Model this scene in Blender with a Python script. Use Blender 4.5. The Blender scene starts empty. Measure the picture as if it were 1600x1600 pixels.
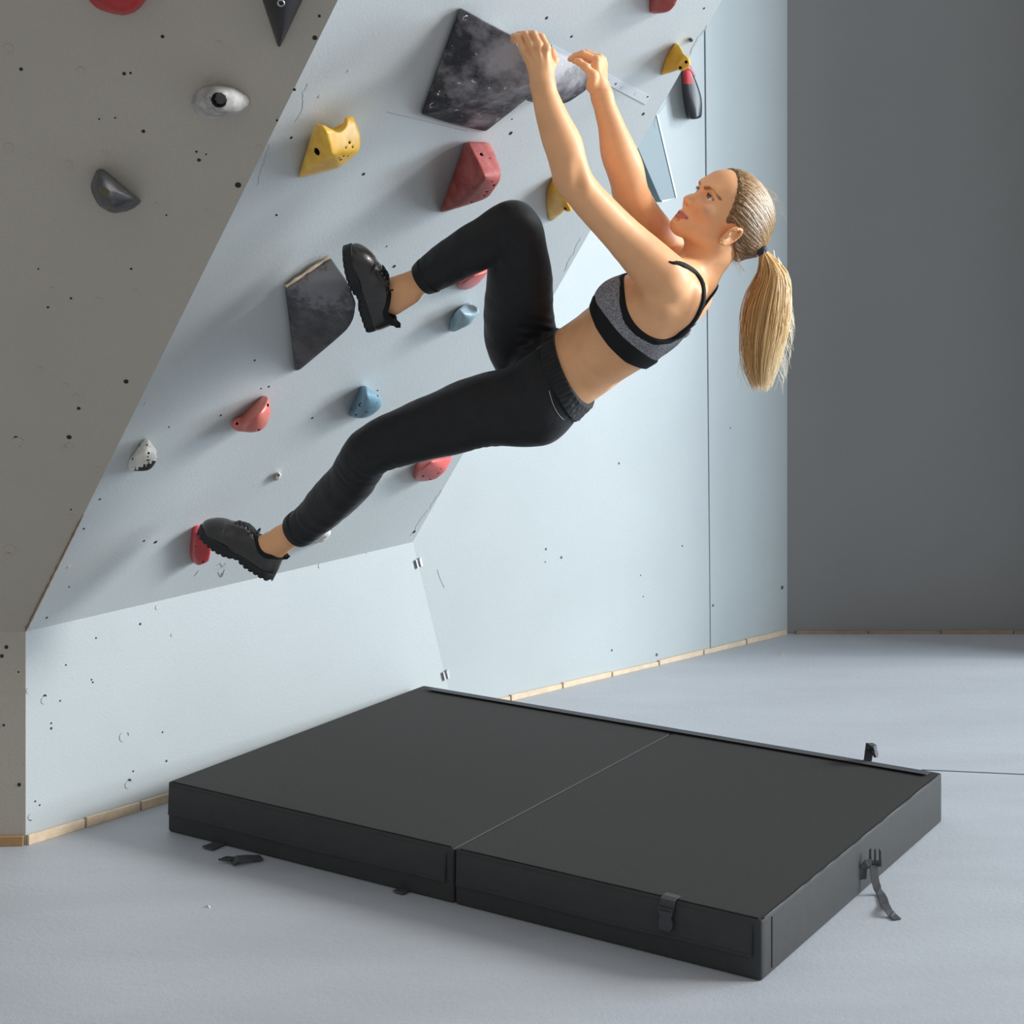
import bpy, bmesh, math, random
import numpy as np
from mathutils import Vector, Matrix
from mathutils.bvhtree import BVHTree
random.seed(7); rng = np.random.default_rng(7)
SC = bpy.context.scene
COL = SC.collection
# ------------------------------------------------------------------ camera model
FPX, HOR, CXP, EYE = 2740.0, 320.0, 800.0, 1.6
O = np.array([0., 0., EYE])
def ray(px, py): return np.array([(px-CXP)/FPX, 1.0, -(py-HOR)/FPX])
def pw(px, py, Y): return O + ray(px, py)*Y
def rp(r, Y): return r*Y/FPX
def hit(px, py, p, n):
    r = ray(px, py); return O + r*(np.dot(p-O, n)/np.dot(r, n))
def fl(px, py, z=0.0): return hit(px, py, np.array([0, 0, z]), np.array([0, 0, 1.]))
def nrm(v): v = np.asarray(v, float); return v/np.linalg.norm(v)
cam = bpy.data.cameras.new('camera'); camo = bpy.data.objects.new('camera', cam); COL.objects.link(camo)
camo.location = O; camo.rotation_euler = (math.pi/2, 0, 0)
cam.sensor_width = 36; cam.lens = 36*FPX/1600; cam.shift_x = 0; cam.shift_y = -(800-HOR)/1600
cam.clip_start = .05
SC.camera = camo
# ------------------------------------------------------------------ materials
def srgb(r, g, b):
    def c(u):
        u /= 255.
        return u/12.92 if u <= .04045 else ((u+.055)/1.055)**2.4
    return (c(r), c(g), c(b), 1)
class NT:
    def __init__(s, name):
        s.m = bpy.data.materials.new(name); s.m.use_nodes = True
        s.t = s.m.node_tree; s.b = s.t.nodes['Principled BSDF']
        s.co = s.t.nodes.new('ShaderNodeTexCoord').outputs['Object']
    def n(s, t, **k):
        x = s.t.nodes.new(t)
        for a, v in k.items():
            if a in x.inputs.keys(): x.inputs[a].default_value = v
            else: setattr(x, a, v)
        return x
    def l(s, a, b): s.t.links.new(a, b)
    def noise(s, scale, detail=4, rough=.55, vec=None):
        x = s.n('ShaderNodeTexNoise'); x.inputs['Scale'].default_value = scale
        x.inputs['Detail'].default_value = detail; x.inputs['Roughness'].default_value = rough
        s.l(vec if vec is not None else s.co, x.inputs['Vector']); return x.outputs['Fac']
    def ramp(s, fac, stops):
        x = s.n('ShaderNodeValToRGB'); e = x.color_ramp.elements
        while len(e) < len(stops): e.new(.5)
        for i, (p, c) in enumerate(stops): e[i].position = p; e[i].color = c
        s.l(fac, x.inputs['Fac']); return x.outputs['Color']
    def mix(s, fac, a, b):
        x = s.n('ShaderNodeMix'); x.data_type = 'RGBA'
        for v, i in ((fac, 0), (a, 6), (b, 7)):
            if isinstance(v, (tuple, float, int)): x.inputs[i].default_value = v
            else: s.l(v, x.inputs[i])
        return x.outputs[2]
    def bump(s, fac, strength, dist=.002):
        x = s.n('ShaderNodeBump'); x.inputs['Strength'].default_value = strength; x.inputs['Distance'].default_value = dist
        s.l(fac, x.inputs['Height']); s.l(x.outputs['Normal'], s.b.inputs['Normal'])
    def col(s, c):
        if isinstance(c, tuple): s.b.inputs['Base Color'].default_value = c
        else: s.l(c, s.b.inputs['Base Color'])
    def set(s, **k):
        for a, v in k.items(): s.b.inputs[a.replace('_', ' ')].default_value = v
        return s
def scl(c, k): return (c[0]*k, c[1]*k, c[2]*k, 1)
def painted(name, c, rough=.55, speck=.10, bump=.25, dirt=None, patch=.07, grain=420):
    t = NT(name); t.set(Roughness=rough)
    a = t.noise(2.3, 6); f = t.noise(grain, 2)
    base = t.ramp(a, [(.3, scl(c, 1-patch)), (.7, scl(c, 1+patch*.6))])
    cc = t.mix(t.ramp(f, [(.35, (0, 0, 0, 1)), (.65, (1, 1, 1, 1))]), base, scl(c, 1-speck))
    if dirt is not None:
        d = t.noise(38, 5, .7)
        cc = t.mix(t.ramp(d, [(.66, (0, 0, 0, 1)), (.74, (.6, .6, .6, 1))]), cc, dirt)
    t.col(cc); g = t.noise(160, 3)
    t.bump(g, bump, .0015); return t.m
def plain(name, c, rough=.5, metal=0, bump=0, scale=200, var=.12, vs=25, spec=.5, coat=0):
    t = NT(name); t.set(Roughness=rough, Metallic=metal)
    t.b.inputs['Specular IOR Level'].default_value = spec
    t.b.inputs['Coat Weight'].default_value = coat
    t.col(t.ramp(t.noise(vs, 5, .6), [(.3, scl(c, 1-var)), (.7, scl(c, 1+var))]))
    if bump: t.bump(t.noise(scale, 3), bump, .002)
    return t.m
def hold_mat(name, c, rough=.42, dark=None, light=None, spots=None, coat=.15):
    t = NT(name); t.set(Roughness=rough); t.b.inputs['Coat Weight'].default_value = coat
    t.b.inputs['Coat Roughness'].default_value = .25
    cc = t.ramp(t.noise(26, 6, .65), [(.32, dark or scl(c, .8)), (.68, light or scl(c, 1.12))])
    if spots is not None:
        cc = t.mix(t.ramp(t.noise(95, 2, .5), [(.64, (0, 0, 0, 1)), (.67, (1, 1, 1, 1))]), cc, spots)
    t.col(cc); t.bump(t.noise(330, 3), .25, .0012); return t.m
M = {}
# ------------------------------------------------------------------ object helpers
def link(name, me, mats, parent=None, origin=None, smooth=None):
    """me in world coordinates; origin becomes the object's origin"""
    if not isinstance(mats, (list, tuple)): mats = [mats]
    for m in mats: me.materials.append(m)
    pv = Vector(parent['_o']) if parent is not None else Vector((0, 0, 0))
    if origin is None: origin = pv
    origin = Vector(origin)
    me.transform(Matrix.Translation(-origin))
    if smooth is not None:
        me.polygons.foreach_set('use_smooth', [True]*len(me.polygons))
        if smooth < 180: me.set_sharp_from_angle(angle=math.radians(smooth))
    o = bpy.data.objects.new(name, me); COL.objects.link(o)
    o['_o'] = list(origin)
    if parent is not None:
        o.parent = parent; o.location = origin-pv
    else: o.location = origin
    return o
def tag(o, label, cat, group=None):
    o['label'] = label; o['category'] = cat
    if group: o['group'] = group
    return o
def struct(o): o['kind'] = 'structure'; return o
def empty(name, loc, label, cat, group=None):
    o = bpy.data.objects.new(name, None); COL.objects.link(o); o.location = loc; o['_o'] = list(map(float, loc))
    o.empty_display_size = .1
    return tag(o, label, cat, group)
def mesh(verts, faces, mi=None):
    me = bpy.data.meshes.new('m'); me.from_pydata([tuple(map(float, v)) for v in verts], [], [tuple(map(int, f)) for f in faces])
    if mi is not None: me.polygons.foreach_set('material_index', mi)
    me.update(); return me
class MB:
    def __init__(s): s.v = []; s.f = []; s.mi = []
    def add(s, v, f, mi=0):
        b = len(s.v); s.v += [tuple(map(float, p)) for p in v]; s.f += [tuple(i+b for i in q) for q in f]; s.mi += [mi]*len(f); return s
    def prism(s, poly, d, mi=0):
        """poly: list of world points (planar); d: extrusion vector"""
        n = len(poly); d = np.asarray(d, float)
        v = [np.asarray(p, float) for p in poly]; v = v+[p+d for p in v]
        f = [tuple(range(n))[::-1], tuple(range(n, 2*n))]+[(i, (i+1) % n, n+(i+1) % n, n+i) for i in range(n)]
        return s.add(v, f, mi)
    def disc(s, c, nv, r, h=.0006, mi=0, seg=12):
        nv = nrm(nv); a = nrm(np.cross(nv, [.3, .2, .9])); b = np.cross(nv, a)
        return s.prism([c+r*(a*math.cos(t)+b*math.sin(t)) for t in np.linspace(0, 2*math.pi, seg, endpoint=False)], nv*h, mi)
    def tube(s, pts, r, seg=6, mi=0, flat=None, closed=False):
        pts = [np.asarray(p, float) for p in pts]; n = len(pts)
        rr = [r]*n if np.isscalar(r) else list(r)
        V = []; up = None
        for i in range(n):
            if closed: t = pts[(i+1) % n]-pts[i-1]
            else: t = pts[min(i+1, n-1)]-pts[max(i-1, 0)]
            t = nrm(t)
            if flat is not None: up = np.asarray(flat[0], float)
            elif up is None: up = np.array([.31, .22, .92])
            b = nrm(np.cross(t, up)); up2 = np.cross(b, t)
            if flat is None: up = up2
            k = flat[1] if flat is not None else 1
            for j in range(seg):
                a = 2*math.pi*(j+.5)/seg; V.append(pts[i]+rr[i]*(b*math.cos(a)+up2*math.sin(a)*k))
        F = []
        for i in range(n if closed else n-1):
            i2 = (i+1) % n
            for j in range(seg): F.append((i*seg+j, i*seg+(j+1) % seg, i2*seg+(j+1) % seg, i2*seg+j))
        if not closed: F += [tuple(range(seg))[::-1], tuple((n-1)*seg+j for j in range(seg))]
        return s.add(V, F, mi)
    def mesh(s):
        return mesh(s.v, s.f, s.mi)
    def build(s, name, mats, parent=None, origin=None, smooth=None, bevel=0, seg=2):
        o = link(name, s.mesh(), mats, parent, origin, smooth)
        if bevel:
            b = o.modifiers.new('b', 'BEVEL'); b.width = bevel; b.segments = seg; b.limit_method = 'ANGLE'; b.angle_limit = .5
        return o
def spline(pts, n):
    """Catmull-Rom through pts (any dimension)"""
    P = np.asarray(pts, float); P = np.vstack([2*P[0]-P[1], P, 2*P[-1]-P[-2]]); k = len(P)-3
    out = []
    for u in np.linspace(0, k-1e-9, n):
        i = int(u); t = u-i; a, b, c, d = P[i:i+4]
        out.append(.5*((2*b)+(-a+c)*t+(2*a-5*b+4*c-d)*t*t+(-a+3*b-3*c+d)*t**3))
    return np.array(out)
# ------------------------------------------------------------------ implicit surfaces
def smin(a, b, k):
    if k <= 0: return np.minimum(a, b)
    h = np.maximum(k-np.abs(a-b), 0)/k
    return np.minimum(a, b)-h*h*k*.25
def smax(a, b, k): return -smin(-a, -b, k)
class Prim:
    def __init__(s, fn, lo, hi, k=.015, op='+'): s.fn = fn; s.lo = np.asarray(lo); s.hi = np.asarray(hi); s.k = k; s.op = op
def cone(a, b, ra, rb, k=.015, op='+', lat=None, q=1.0, infl=0.0):
    """tapered capsule; lat/q widen its section along a direction"""
    a = np.asarray(a, float); b = np.asarray(b, float); ra = ra+infl; rb = rb+infl
    L = None if lat is None else nrm(lat)
    def tr(x, y, z):
        if L is None: return x, y, z
        d = (x*L[0]+y*L[1]+z*L[2])*(1/q-1)
        return x+L[0]*d, y+L[1]*d, z+L[2]*d
    ba = b-a if L is None else (b-a)+L*(np.dot(b-a, L)*(1/q-1))
    bb = max(np.dot(ba, ba), 1e-12)
    def fn(X, Y, Z):
        x, y, z = tr(X-a[0], Y-a[1], Z-a[2])
        h = np.clip((x*ba[0]+y*ba[1]+z*ba[2])/bb, 0, 1)
        return np.sqrt((x-h*ba[0])**2+(y-h*ba[1])**2+(z-h*ba[2])**2)-(ra+(rb-ra)*h)
    R = max(ra, rb)*max(q, 1)
    return Prim(fn, np.minimum(a, b)-R, np.maximum(a, b)+R, k, op)
def ell(c, ax, rad, k=.015, op='+', infl=0.0):
    c = np.asarray(c, float); A = np.array([nrm(v) for v in ax]); rad = np.asarray(rad, float)+infl
    def fn(X, Y, Z):
        x, y, z = X-c[0], Y-c[1], Z-c[2]
        u = [(x*A[i, 0]+y*A[i, 1]+z*A[i, 2]) for i in range(3)]
        k0 = np.sqrt(sum((u[i]/rad[i])**2 for i in range(3)))
        k1 = np.sqrt(sum((u[i]/rad[i]**2)**2 for i in range(3)))+1e-6
        return k0*(k0-1)/k1
    ext = np.sqrt(((A*rad[:, None])**2).sum(0))
    return Prim(fn, c-ext, c+ext, k, op)
def sph(c, r, k=.015, op='+'):
    return cone(c, np.asarray(c)+1e-6, r, r, k, op)
def chain(pts, k=.012, **kw):
    return [cone(p[0], q[0], p[1], q[1], k, **kw) for p, q in zip(pts[:-1], pts[1:])]
class Field:
    def __init__(s, lo, hi, h, far=.08):
        s.lo = np.asarray(lo, float); s.h = h
        n = np.ceil((np.asarray(hi)-s.lo)/h).astype(int)+1
        s.ax = [(s.lo[i]+h*np.arange(n[i])).astype(np.float32) for i in range(3)]
        s.v = np.full(n, far, np.float32); s.far = far
    def XYZ(s): return s.ax[0][:, None, None], s.ax[1][None, :, None], s.ax[2][None, None, :]
    def add(s, prims, margin=.045):
        for p in prims:
            sl = []
            for i in range(3):
                a = np.searchsorted(s.ax[i], p.lo[i]-margin); b = np.searchsorted(s.ax[i], p.hi[i]+margin)
                sl.append(slice(a, b))
            sl = tuple(sl); sub = s.v[sl]
            if sub.size == 0: continue
            d = p.fn(s.ax[0][sl[0]][:, None, None], s.ax[1][sl[1]][None, :, None], s.ax[2][sl[2]][None, None, :]).astype(np.float32)
            if p.op == '+': s.v[sl] = smin(sub, d, p.k)
            elif p.op == '-': s.v[sl] = smax(sub, -d, p.k)
        return s
    def extract(s):
        v = s.v; ins = v < 0; nx, ny, nz = v.shape
        cs = np.zeros((nx-1, ny-1, nz-1), np.int8)
        for dx in (0, 1):
            for dy in (0, 1):
                for dz in (0, 1): cs += ins[dx:nx-1+dx, dy:ny-1+dy, dz:nz-1+dz]
        act = (cs > 0) & (cs < 8); I = np.argwhere(act)
        idx = np.full(act.shape, -1, np.int64); idx[act] = np.arange(len(I))
        acc = np.zeros((len(I), 3)); cnt = np.zeros(len(I))
        cor = [(0, 0, 0), (1, 0, 0), (0, 1, 0), (1, 1, 0), (0, 0, 1), (1, 0, 1), (0, 1, 1), (1, 1, 1)]
        for a in range(8):
            for b in range(a+1, 8):
                ca, cb = np.array(cor[a]), np.array(cor[b])
                if np.abs(ca-cb).sum() != 1: continue
                ia, ib = I+ca, I+cb
                va, vb = v[ia[:, 0], ia[:, 1], ia[:, 2]], v[ib[:, 0], ib[:, 1], ib[:, 2]]
                m = (va < 0) != (vb < 0)
                t = np.where(m, va/np.where(m, va-vb, 1), 0)
                acc[m] += ca+(cb-ca)*t[m, None]; cnt[m] += 1
        V = s.lo+s.h*(I+acc/cnt[:, None])
        F = []
        for ax in range(3):
            sl0 = [slice(None)]*3; sl1 = [slice(None)]*3; sl0[ax] = slice(0, -1); sl1[ax] = slice(1, None)
            A, B = ins[tuple(sl0)], ins[tuple(sl1)]
            E = np.argwhere(A != B)
            o1, o2 = (ax+1) % 3, (ax+2) % 3
            E = E[(E[:, o1] > 0) & (E[:, o2] > 0)]
            lim = np.array(act.shape)
            E = E[(E[:, o1] < lim[o1]) & (E[:, o2] < lim[o2])]
            if not len(E): continue
            q = []
            for d1, d2 in ((0, 0), (-1, 0), (-1, -1), (0, -1)):
                c = E.copy(); c[:, o1] += d1; c[:, o2] += d2; q.append(idx[c[:, 0], c[:, 1], c[:, 2]])
            q = np.stack(q, 1); fl_ = ~A[E[:, 0], E[:, 1], E[:, 2]]
            q[fl_] = q[fl_][:, ::-1]
            F.append(q)
        F = np.vstack(F); F = F[(F >= 0).all(1)]
        return V, F
def npmesh(V, F, mi=None):
    me = bpy.data.meshes.new('m'); n = len(F); k = F.shape[1]
    me.vertices.add(len(V)); me.vertices.foreach_set('co', np.asarray(V, np.float32).ravel())
    me.loops.add(n*k); me.loops.foreach_set('vertex_index', np.asarray(F, np.int32).ravel())
    me.polygons.add(n); me.polygons.foreach_set('loop_start', np.arange(0, n*k, k, dtype=np.int32))
    me.polygons.foreach_set('use_smooth', np.ones(n, bool))
    if mi is not None: me.polygons.foreach_set('material_index', np.asarray(mi, np.int32))
    me.update(calc_edges=True); me.validate(); return me
def color_attr(me, name, cols):
    a = me.color_attributes.new(name, 'FLOAT_COLOR', 'POINT'); a.data.foreach_set('color', np.asarray(cols, np.float32).ravel())
def polyd(P, poly):
    """distance of points P (n,3) to a 3-D polyline"""
    d = np.full(len(P), 9.)
    for a, b in zip(poly[:-1], poly[1:]):
        a = np.asarray(a); b = np.asarray(b); ba = b-a
        h = np.clip(((P-a)@ba)/max(ba@ba, 1e-12), 0, 1)
        d = np.minimum(d, np.linalg.norm(P-a-h[:, None]*ba, axis=1))
    return d
# ================================================================== room
A0, C0, D0 = fl(40, 1320), fl(710, 1115), fl(1230, 990)
UPZ = np.array([0, 0, 1.])
nR = nrm(np.cross(D0-C0, UPZ))
Bc = hit(645, 847, C0, nR)
nW = nrm(np.cross(C0-A0, Bc-A0))
Ac = hit(40, 987, A0, nW)
ab = nrm(Bc-Ac)
U0 = hit(528, 0, Ac, ab)
nP = nrm(np.cross(ab, U0-Ac)); upP = nrm(U0-Ac)
nG = nrm(np.cross([1., 0.05, 0], U0-Ac))
if nG[1] > 0: nG = -nG
nS = np.array([0, -1., 0])
def onP(px, py, w=0): return hit(px, py, Ac+nP*w, nP)
def onG(px, py, w=0): return hit(px, py, Ac+nG*w, nG)
def onR(px, py, w=0): return hit(px, py, D0+nR*w, nR)
def onW(px, py, w=0): return hit(px, py, A0+nW*w, nW)
cP = srgb(192, 197, 198); cW = srgb(175, 181, 182); cG = srgb(182, 174, 162)
M['panel'] = painted('panel_paint', cP, .5, .10, .35, srgb(180, 188, 193))
M['lower'] = painted('lower_paint', cW, .5, .05, .35, srgb(164, 172, 176), .09)
M['side'] = painted('side_paint', cW, .5, .045, .3, None, .09)
M['grey'] = painted('grey_paint', cG, .62, .11, .35, None)
M['back'] = painted('back_paint', srgb(134, 133, 132), .7, .06, .3, None, .05)
M['hole'] = plain('hole_dark', srgb(38, 38, 40), .8)
M['plug'] = plain('plug_filler', srgb(196, 196, 194), .6)
M['pencil'] = plain('pencil_mark', srgb(140, 146, 152), .8)
M['wood'] = plain('raw_wood', srgb(214, 192, 164), .7, bump=.3, var=.12, vs=30)
M['ply'] = plain('plywood_edge', srgb(128, 106, 84), .8, bump=.4, var=.25, vs=60)
M['seam'] = plain('seam_dark', srgb(66, 84, 90), .7)
t = NT('floor_paint'); t.set(Roughness=.55)
cF = srgb(178, 181, 186)
mp = t.n('ShaderNodeMapping'); mp.inputs['Scale'].default_value = (1, 3.2, 1); t.l(t.co, mp.inputs['Vector'])
fc = t.ramp(t.noise(1.6, 7, .6, mp.outputs[0]), [(.3, scl(cF, .88)), (.7, scl(cF, 1.1))])
fc = t.mix(t.ramp(t.noise(240, 3), [(.35, (0, 0, 0, 1)), (.7, (1, 1, 1, 1))]), fc, scl(cF, .88))
t.col(fc); t.bump(t.noise(70, 6, .7), .35, .003); M['floor'] = t.m
# floor, with the dark joint between two floor sheets at the right
mb = MB(); mb.prism([(-6, -1, -.2), (6, -1, -.2), (6, 6.6, -.2), (-6, 6.6, -.2)], (0, 0, .2))
s1, s2 = fl(1440, 1203), fl(1640, 1212)
dv = nrm(s2-s1); s2 = s1+dv*3.0; pv = np.cross(dv, UPZ)*.0035
mb.prism([s1-pv, s2-pv, s2+pv, s1+pv], (0, 0, .0008), 1)
struct(mb.build('floor', [M['floor'], M['seam']]))
def speckle(mb, f, nv, holes, mi, sgn=1):
    for px, py, r in holes:
        c = f(px, py); mb.disc(c, nv, rp(r, c[1]), .0007 if sgn > 0 else .0014, mi, 10)
def back(p, n, d): return np.asarray(p)-np.asarray(n)*d
# overhanging climbing panel
TOPO = 3.35
def upto(p, z): return p+upP*((z-p[2])/upP[2])
T0 = hit(1128, 0, Ac, nP); edgeBT = nrm(T0-Bc+0*nP)
Tt = Bc+edgeBT*((TOPO-Bc[2])/edgeBT[2]); Ut = upto(Ac, TOPO)
Tk = Tt-nrm([nP[0], nP[1], 0])*1.9; Uk = Ut-nrm([nP[0], nP[1], 0])*1.9
mb = MB()
eps = nW*.004
V = [Ac, Bc, Tt, Ut, Uk, Tk]
mb.add(V, [(0, 1, 2, 3), (1, 5, 2), (3, 2, 5, 4), (0, 3, 4), (0, 4, 5, 1)], 0)
dark = [(568, 272, 3), (455, 215, 2.5), (798, 208, 3.5), (854, 28, 3), (893, 57, 2.5), (1100, 13, 2), (1013, 151, 2), (616, 416, 3), (604, 385, 1.5), (345, 649, 2), (264, 667, 1.5), (243, 847, 3),
        (225, 845, 2), (156, 780, 2), (131, 826, 2), (108, 917, 1.5), (73, 965, 2), (420, 604, 2), (408, 607, 1.5), (488, 653, 2), (398, 563, 2), (647, 831, 3), (431, 888, 2.5), (1005, 178, 3), (800, 186, 1.5), (868, 165, 2), (905, 210, 1.5), (598, 620, 0), (590, 610, 1.5), (740, 360, 1.5), (775, 620, 1.5)]
speckle(mb, onP, nP, [h for h in dark if h[2] > 0], 1)
speckle(mb, onP, nP, [(292, 164+390, 2), (229, 630, 4), (500, 150, 3), (545, 110, 2.5), (108, 885, 3)], 2, -1)
for pts in ([(338, 884), (344, 880), (347, 886), (353, 880)], [(336, 892), (352, 886)], [(341, 894), (345, 902), (347, 895)], [(351, 890), (347, 901)], [(304, 900), (310, 892)], [(604, 175), (650, 186), (730, 205)]):
    mb.tube([onP(x, y, .0004) for x, y in pts], .0007, 4, 3)
WIG = random.Random(5)
for pts in ([(480, 45+85), (472, 150), (474, 165), (462, 190)], [(420, 226), (410, 260), (402, 290)], [(640, 838), (690, 765)], [(1040, 160), (1022, 190), (1025, 200)], [(880, 425), (895, 395), (906, 372)], [(1105, 40), (1088, 62), (1078, 85)]):
    mb.tube([onP(x+WIG.uniform(-1.5, 1.5), y+WIG.uniform(-1, 1), .0002) for x, y in spline(pts, 14)], .0005, 4, 3)
wP = struct(mb.build('wall_overhang', [M['panel'], M['hole'], M['plug'], M['pencil']]))
# grey panel on the left, leaning out with the overhang's edge
nGh = np.array([nG[0], nG[1], nG[2]])
gl = Ac-nrm([1., .05, 0])*2.2; glt = Ut-nrm([1., .05, 0])*2.2
mb = MB(); mb.prism([Ac, Ut, glt, gl], -nG*.03, 0)
speckle(mb, onG, nG, [(254, 57, 3), (194, 115, 3), (204, 114, 2), (311, 250, 3), (372, 289, 5), (224, 205, 3), (197, 608-12, 4), (123, 638, 3), (108, 683, 4), (25, 684, 3.5), (31, 696, 2), (155, 186, 1.5), (180, 184, 1.5), (307, 237, 2), (322, 241, 1.5), (460, 140, 2.5), (499, 25, 2.5), (492, 59, 4), (433, 188, 2), (260, 336, 1.5), (111, 796, 1.5), (432, 336, 2), (33, 108, 3), (111, 466, 2), (60, 420, 1.5), (75, 620-140, 2), (205, 330+90, 2)], 1)
speckle(mb, onG, nG, [(13, 75, 8), (14, 229, 7), (126, 110, 6), (108, 255, 5), (63, 577, 5), (102, 601, 4), (120, 619, 5), (155, 733, 5), (28, 690, 9), (108, 697, 6), (104, 700, 5), (15, 858, 9), (163, 238, 5), (342, 69, 6), (405, 232, 6), (245, 320, 4), (325, 122, 3), (112, 806, 4), (323, 330, 4), (155, 470, 6), (82, 452, 4), (14, 867, 6), (212, 455, 4)], 2, -1)
struct(mb.build('wall_left', [M['grey'], M['hole'], M['grey']]))
# splintered plywood edge where the two panels meet
mb = MB()
for a, b, n in ((0.0, .22, 26),):
    P0 = []; 
    for i, q in enumerate(np.linspace(a, b, n)):
        wdt = (.0014+.0034*abs(math.sin(i*1.7))*(1-q*2.5))*(1 if 0 < i < n-1 else .3)
        P0.append((Ac+(U0-Ac)*q, wdt))
    mb.tube([p-nrm([1, .05, 0])*w*.5+nG*.001 for p, w in P0], [w for p, w in P0], 5)
struct(mb.build('trim_1', M['ply'], origin=Ac))
# lower grey strip, lower white wall, side wall, back wall
mb = MB(); Af = np.array([A0[0], A0[1], 0]); dl = nrm([1., .05, 0])
Atop = Ac.copy(); g2 = nrm(np.cross(dl, Atop-Af)); g2 = g2 if g2[1] < 0 else -g2
mb.prism([Af, Atop, Atop-dl*2.2, Af-dl*2.2], -g2*.03)
def onL(px, py, w=0): return hit(px, py, Af+g2*w, g2)
speckle(mb, onL, g2, [(10, 1011, 3), (3, 1025, 3), (6, 1133, 2), (29, 1050, 1.5), (30, 1226, 3)], 1)
struct(mb.build('wall_left_lower', [M['grey'], M['hole']]))
mb = MB(); mb.prism([A0, C0, Bc, Ac], -nW*.03)
speckle(mb, onW, nW, [(70, 1088, 3.2), (198, 1148, 3.5), (202, 1220, 3.5), (48, 1280, 2.5), (143, 1062, 1.5), (145, 1066, 1.5), (80, 1130, 1.5), (80, 1138, 2), (103, 1039, 1.5), (260, 1189, 1.8), (219, 975, 2), (94, 1095, 1.5), (254, 1144, 1.5), (150, 997, 1.5), (208, 1205, 1.5), (55, 1252, 1.5), (62, 1258, 1.5)], 1)
speckle(mb, onW, nW, [(69, 1094, 6), (193, 1151, 8), (200, 1226, 6), (45, 1079, 5), (48, 1276, 5), (269, 992, 3), (246, 949, 4), (500, 884, 4), (574, 862, 3)], 2, -1)
struct(mb.build('wall_lower', [M['lower'], M['hole'], M['lower']]))
HT = 3.4
sm_t, sm_b = onR(1101, 40), onR(1110, 1018)
sx = sm_b.copy(); sx[2] = 0; dR = nrm([D0[0]-C0[0], D0[1]-C0[1], 0])
stp = sm_t+(sm_t-sm_b)*((HT-sm_t[2])/(sm_t[2]-sm_b[2])); sbp = sm_b+(sm_b-sm_t)*(sm_b[2]/(sm_t[2]-sm_b[2]))
Cl = C0.copy(); far = Bc+(Bc-C0)*4.0; far = C0-dR*.9
mb = MB()
gap = dR*.0022
Btop = Bc-dR*.55; Btop[2] = HT
lw = [C0, sbp-gap, stp-gap*2.6, Btop, Bc]
mb.prism(lw, -nR*.03, 0)
mb.prism([sbp+gap, D0, D0+UPZ*HT, stp+gap*2.6], -nR*.03, 0)
mb.prism([sbp-dR*.03-nR*.031, sbp+dR*.03-nR*.031, stp+dR*.03-nR*.031, stp-dR*.03-nR*.031], -nR*.01, 1)
speckle(mb, onR, nR, [(967, 724, 1.8), (1066, 853, 1.5), (853, 858, 2), (877, 871, 2.2), (956, 1016, 1.8), (1026, 1023, 2.5), (1001, 899, 1.2), (1114, 946, 2), (1005, 932, 1.2), (1141, 669, 1.2), (852, 878, 1.2), (1222, 918, 3)], 1)
mb.tube([onR(x, y, .0004) for x, y in [(683, 890), (688, 905), (694, 918)]], .0007, 4, 2)
struct(mb.build('wall_side', [M['side'], M['seam'], M['pencil']]))
mb = MB(); mb.prism([(D0[0]-.02, D0[1], 0), (6, D0[1]+.0, 0), (6, D0[1], HT), (D0[0]-.02, D0[1], HT)], (0, .03, 0))
struct(mb.build('wall_back', M['back']))
# unseen pier at the far right, added and sized to shade the corner
mb = MB(); PX0 = 2.15
mb.prism([(PX0, D0[1]-.38, 0), (PX0+.5, D0[1]-.38, 0), (PX0+.5, D0[1], 0), (PX0, D0[1], 0)], (0, 0, HT))
struct(mb.build('shade_pier', M['back'], smooth=None))
# skirting: raw wood strips
mb = MB()
def strip(a, b, n, h0, h1, seg):
    d = b-a; ks = list(np.linspace(0, 1, seg+1))
    for i in range(seg):
        p, q = a+d*(ks[i]+.002), a+d*(ks[i+1]-.002); hh = h0+(h1-h0)*(i/seg)+random.uniform(-.0025, .0025)
        mb.prism([p, q, q+UPZ*(hh+random.uniform(-.003, .003)), p+UPZ*hh], n*.009)
nWh = nrm([nW[0], nW[1], 0])
strip(Af+nWh*.001, C0+nWh*.001, nWh, .026, .016, 9)
struct(mb.build('baseboard_lower', M['wood'], origin=Af, bevel=.0012))
mb = MB(); strip(C0+nR*.001, D0+nR*.001-dR*.01, nR, .016, .018, 7); struct(mb.build('baseboard_side', M['wood'], origin=C0, bevel=.001))
mb = MB(); strip(Af-dl*2.2+g2*.001, Af+g2*.001, g2, .022, .024, 3); struct(mb.build('baseboard_left', plain('stained_wood', srgb(176, 138, 92), .6, var=.15), origin=Af, bevel=.001))
mb = MB(); strip(D0+np.array([.03, -.001, 0]), np.array([PX0-.01, D0[1]-.001, 0]), nS, .012, .012, 4); struct(mb.build('baseboard_back', plain('dusty_wood', srgb(150, 130, 110), .7, var=.15), origin=D0, bevel=.001))

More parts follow.
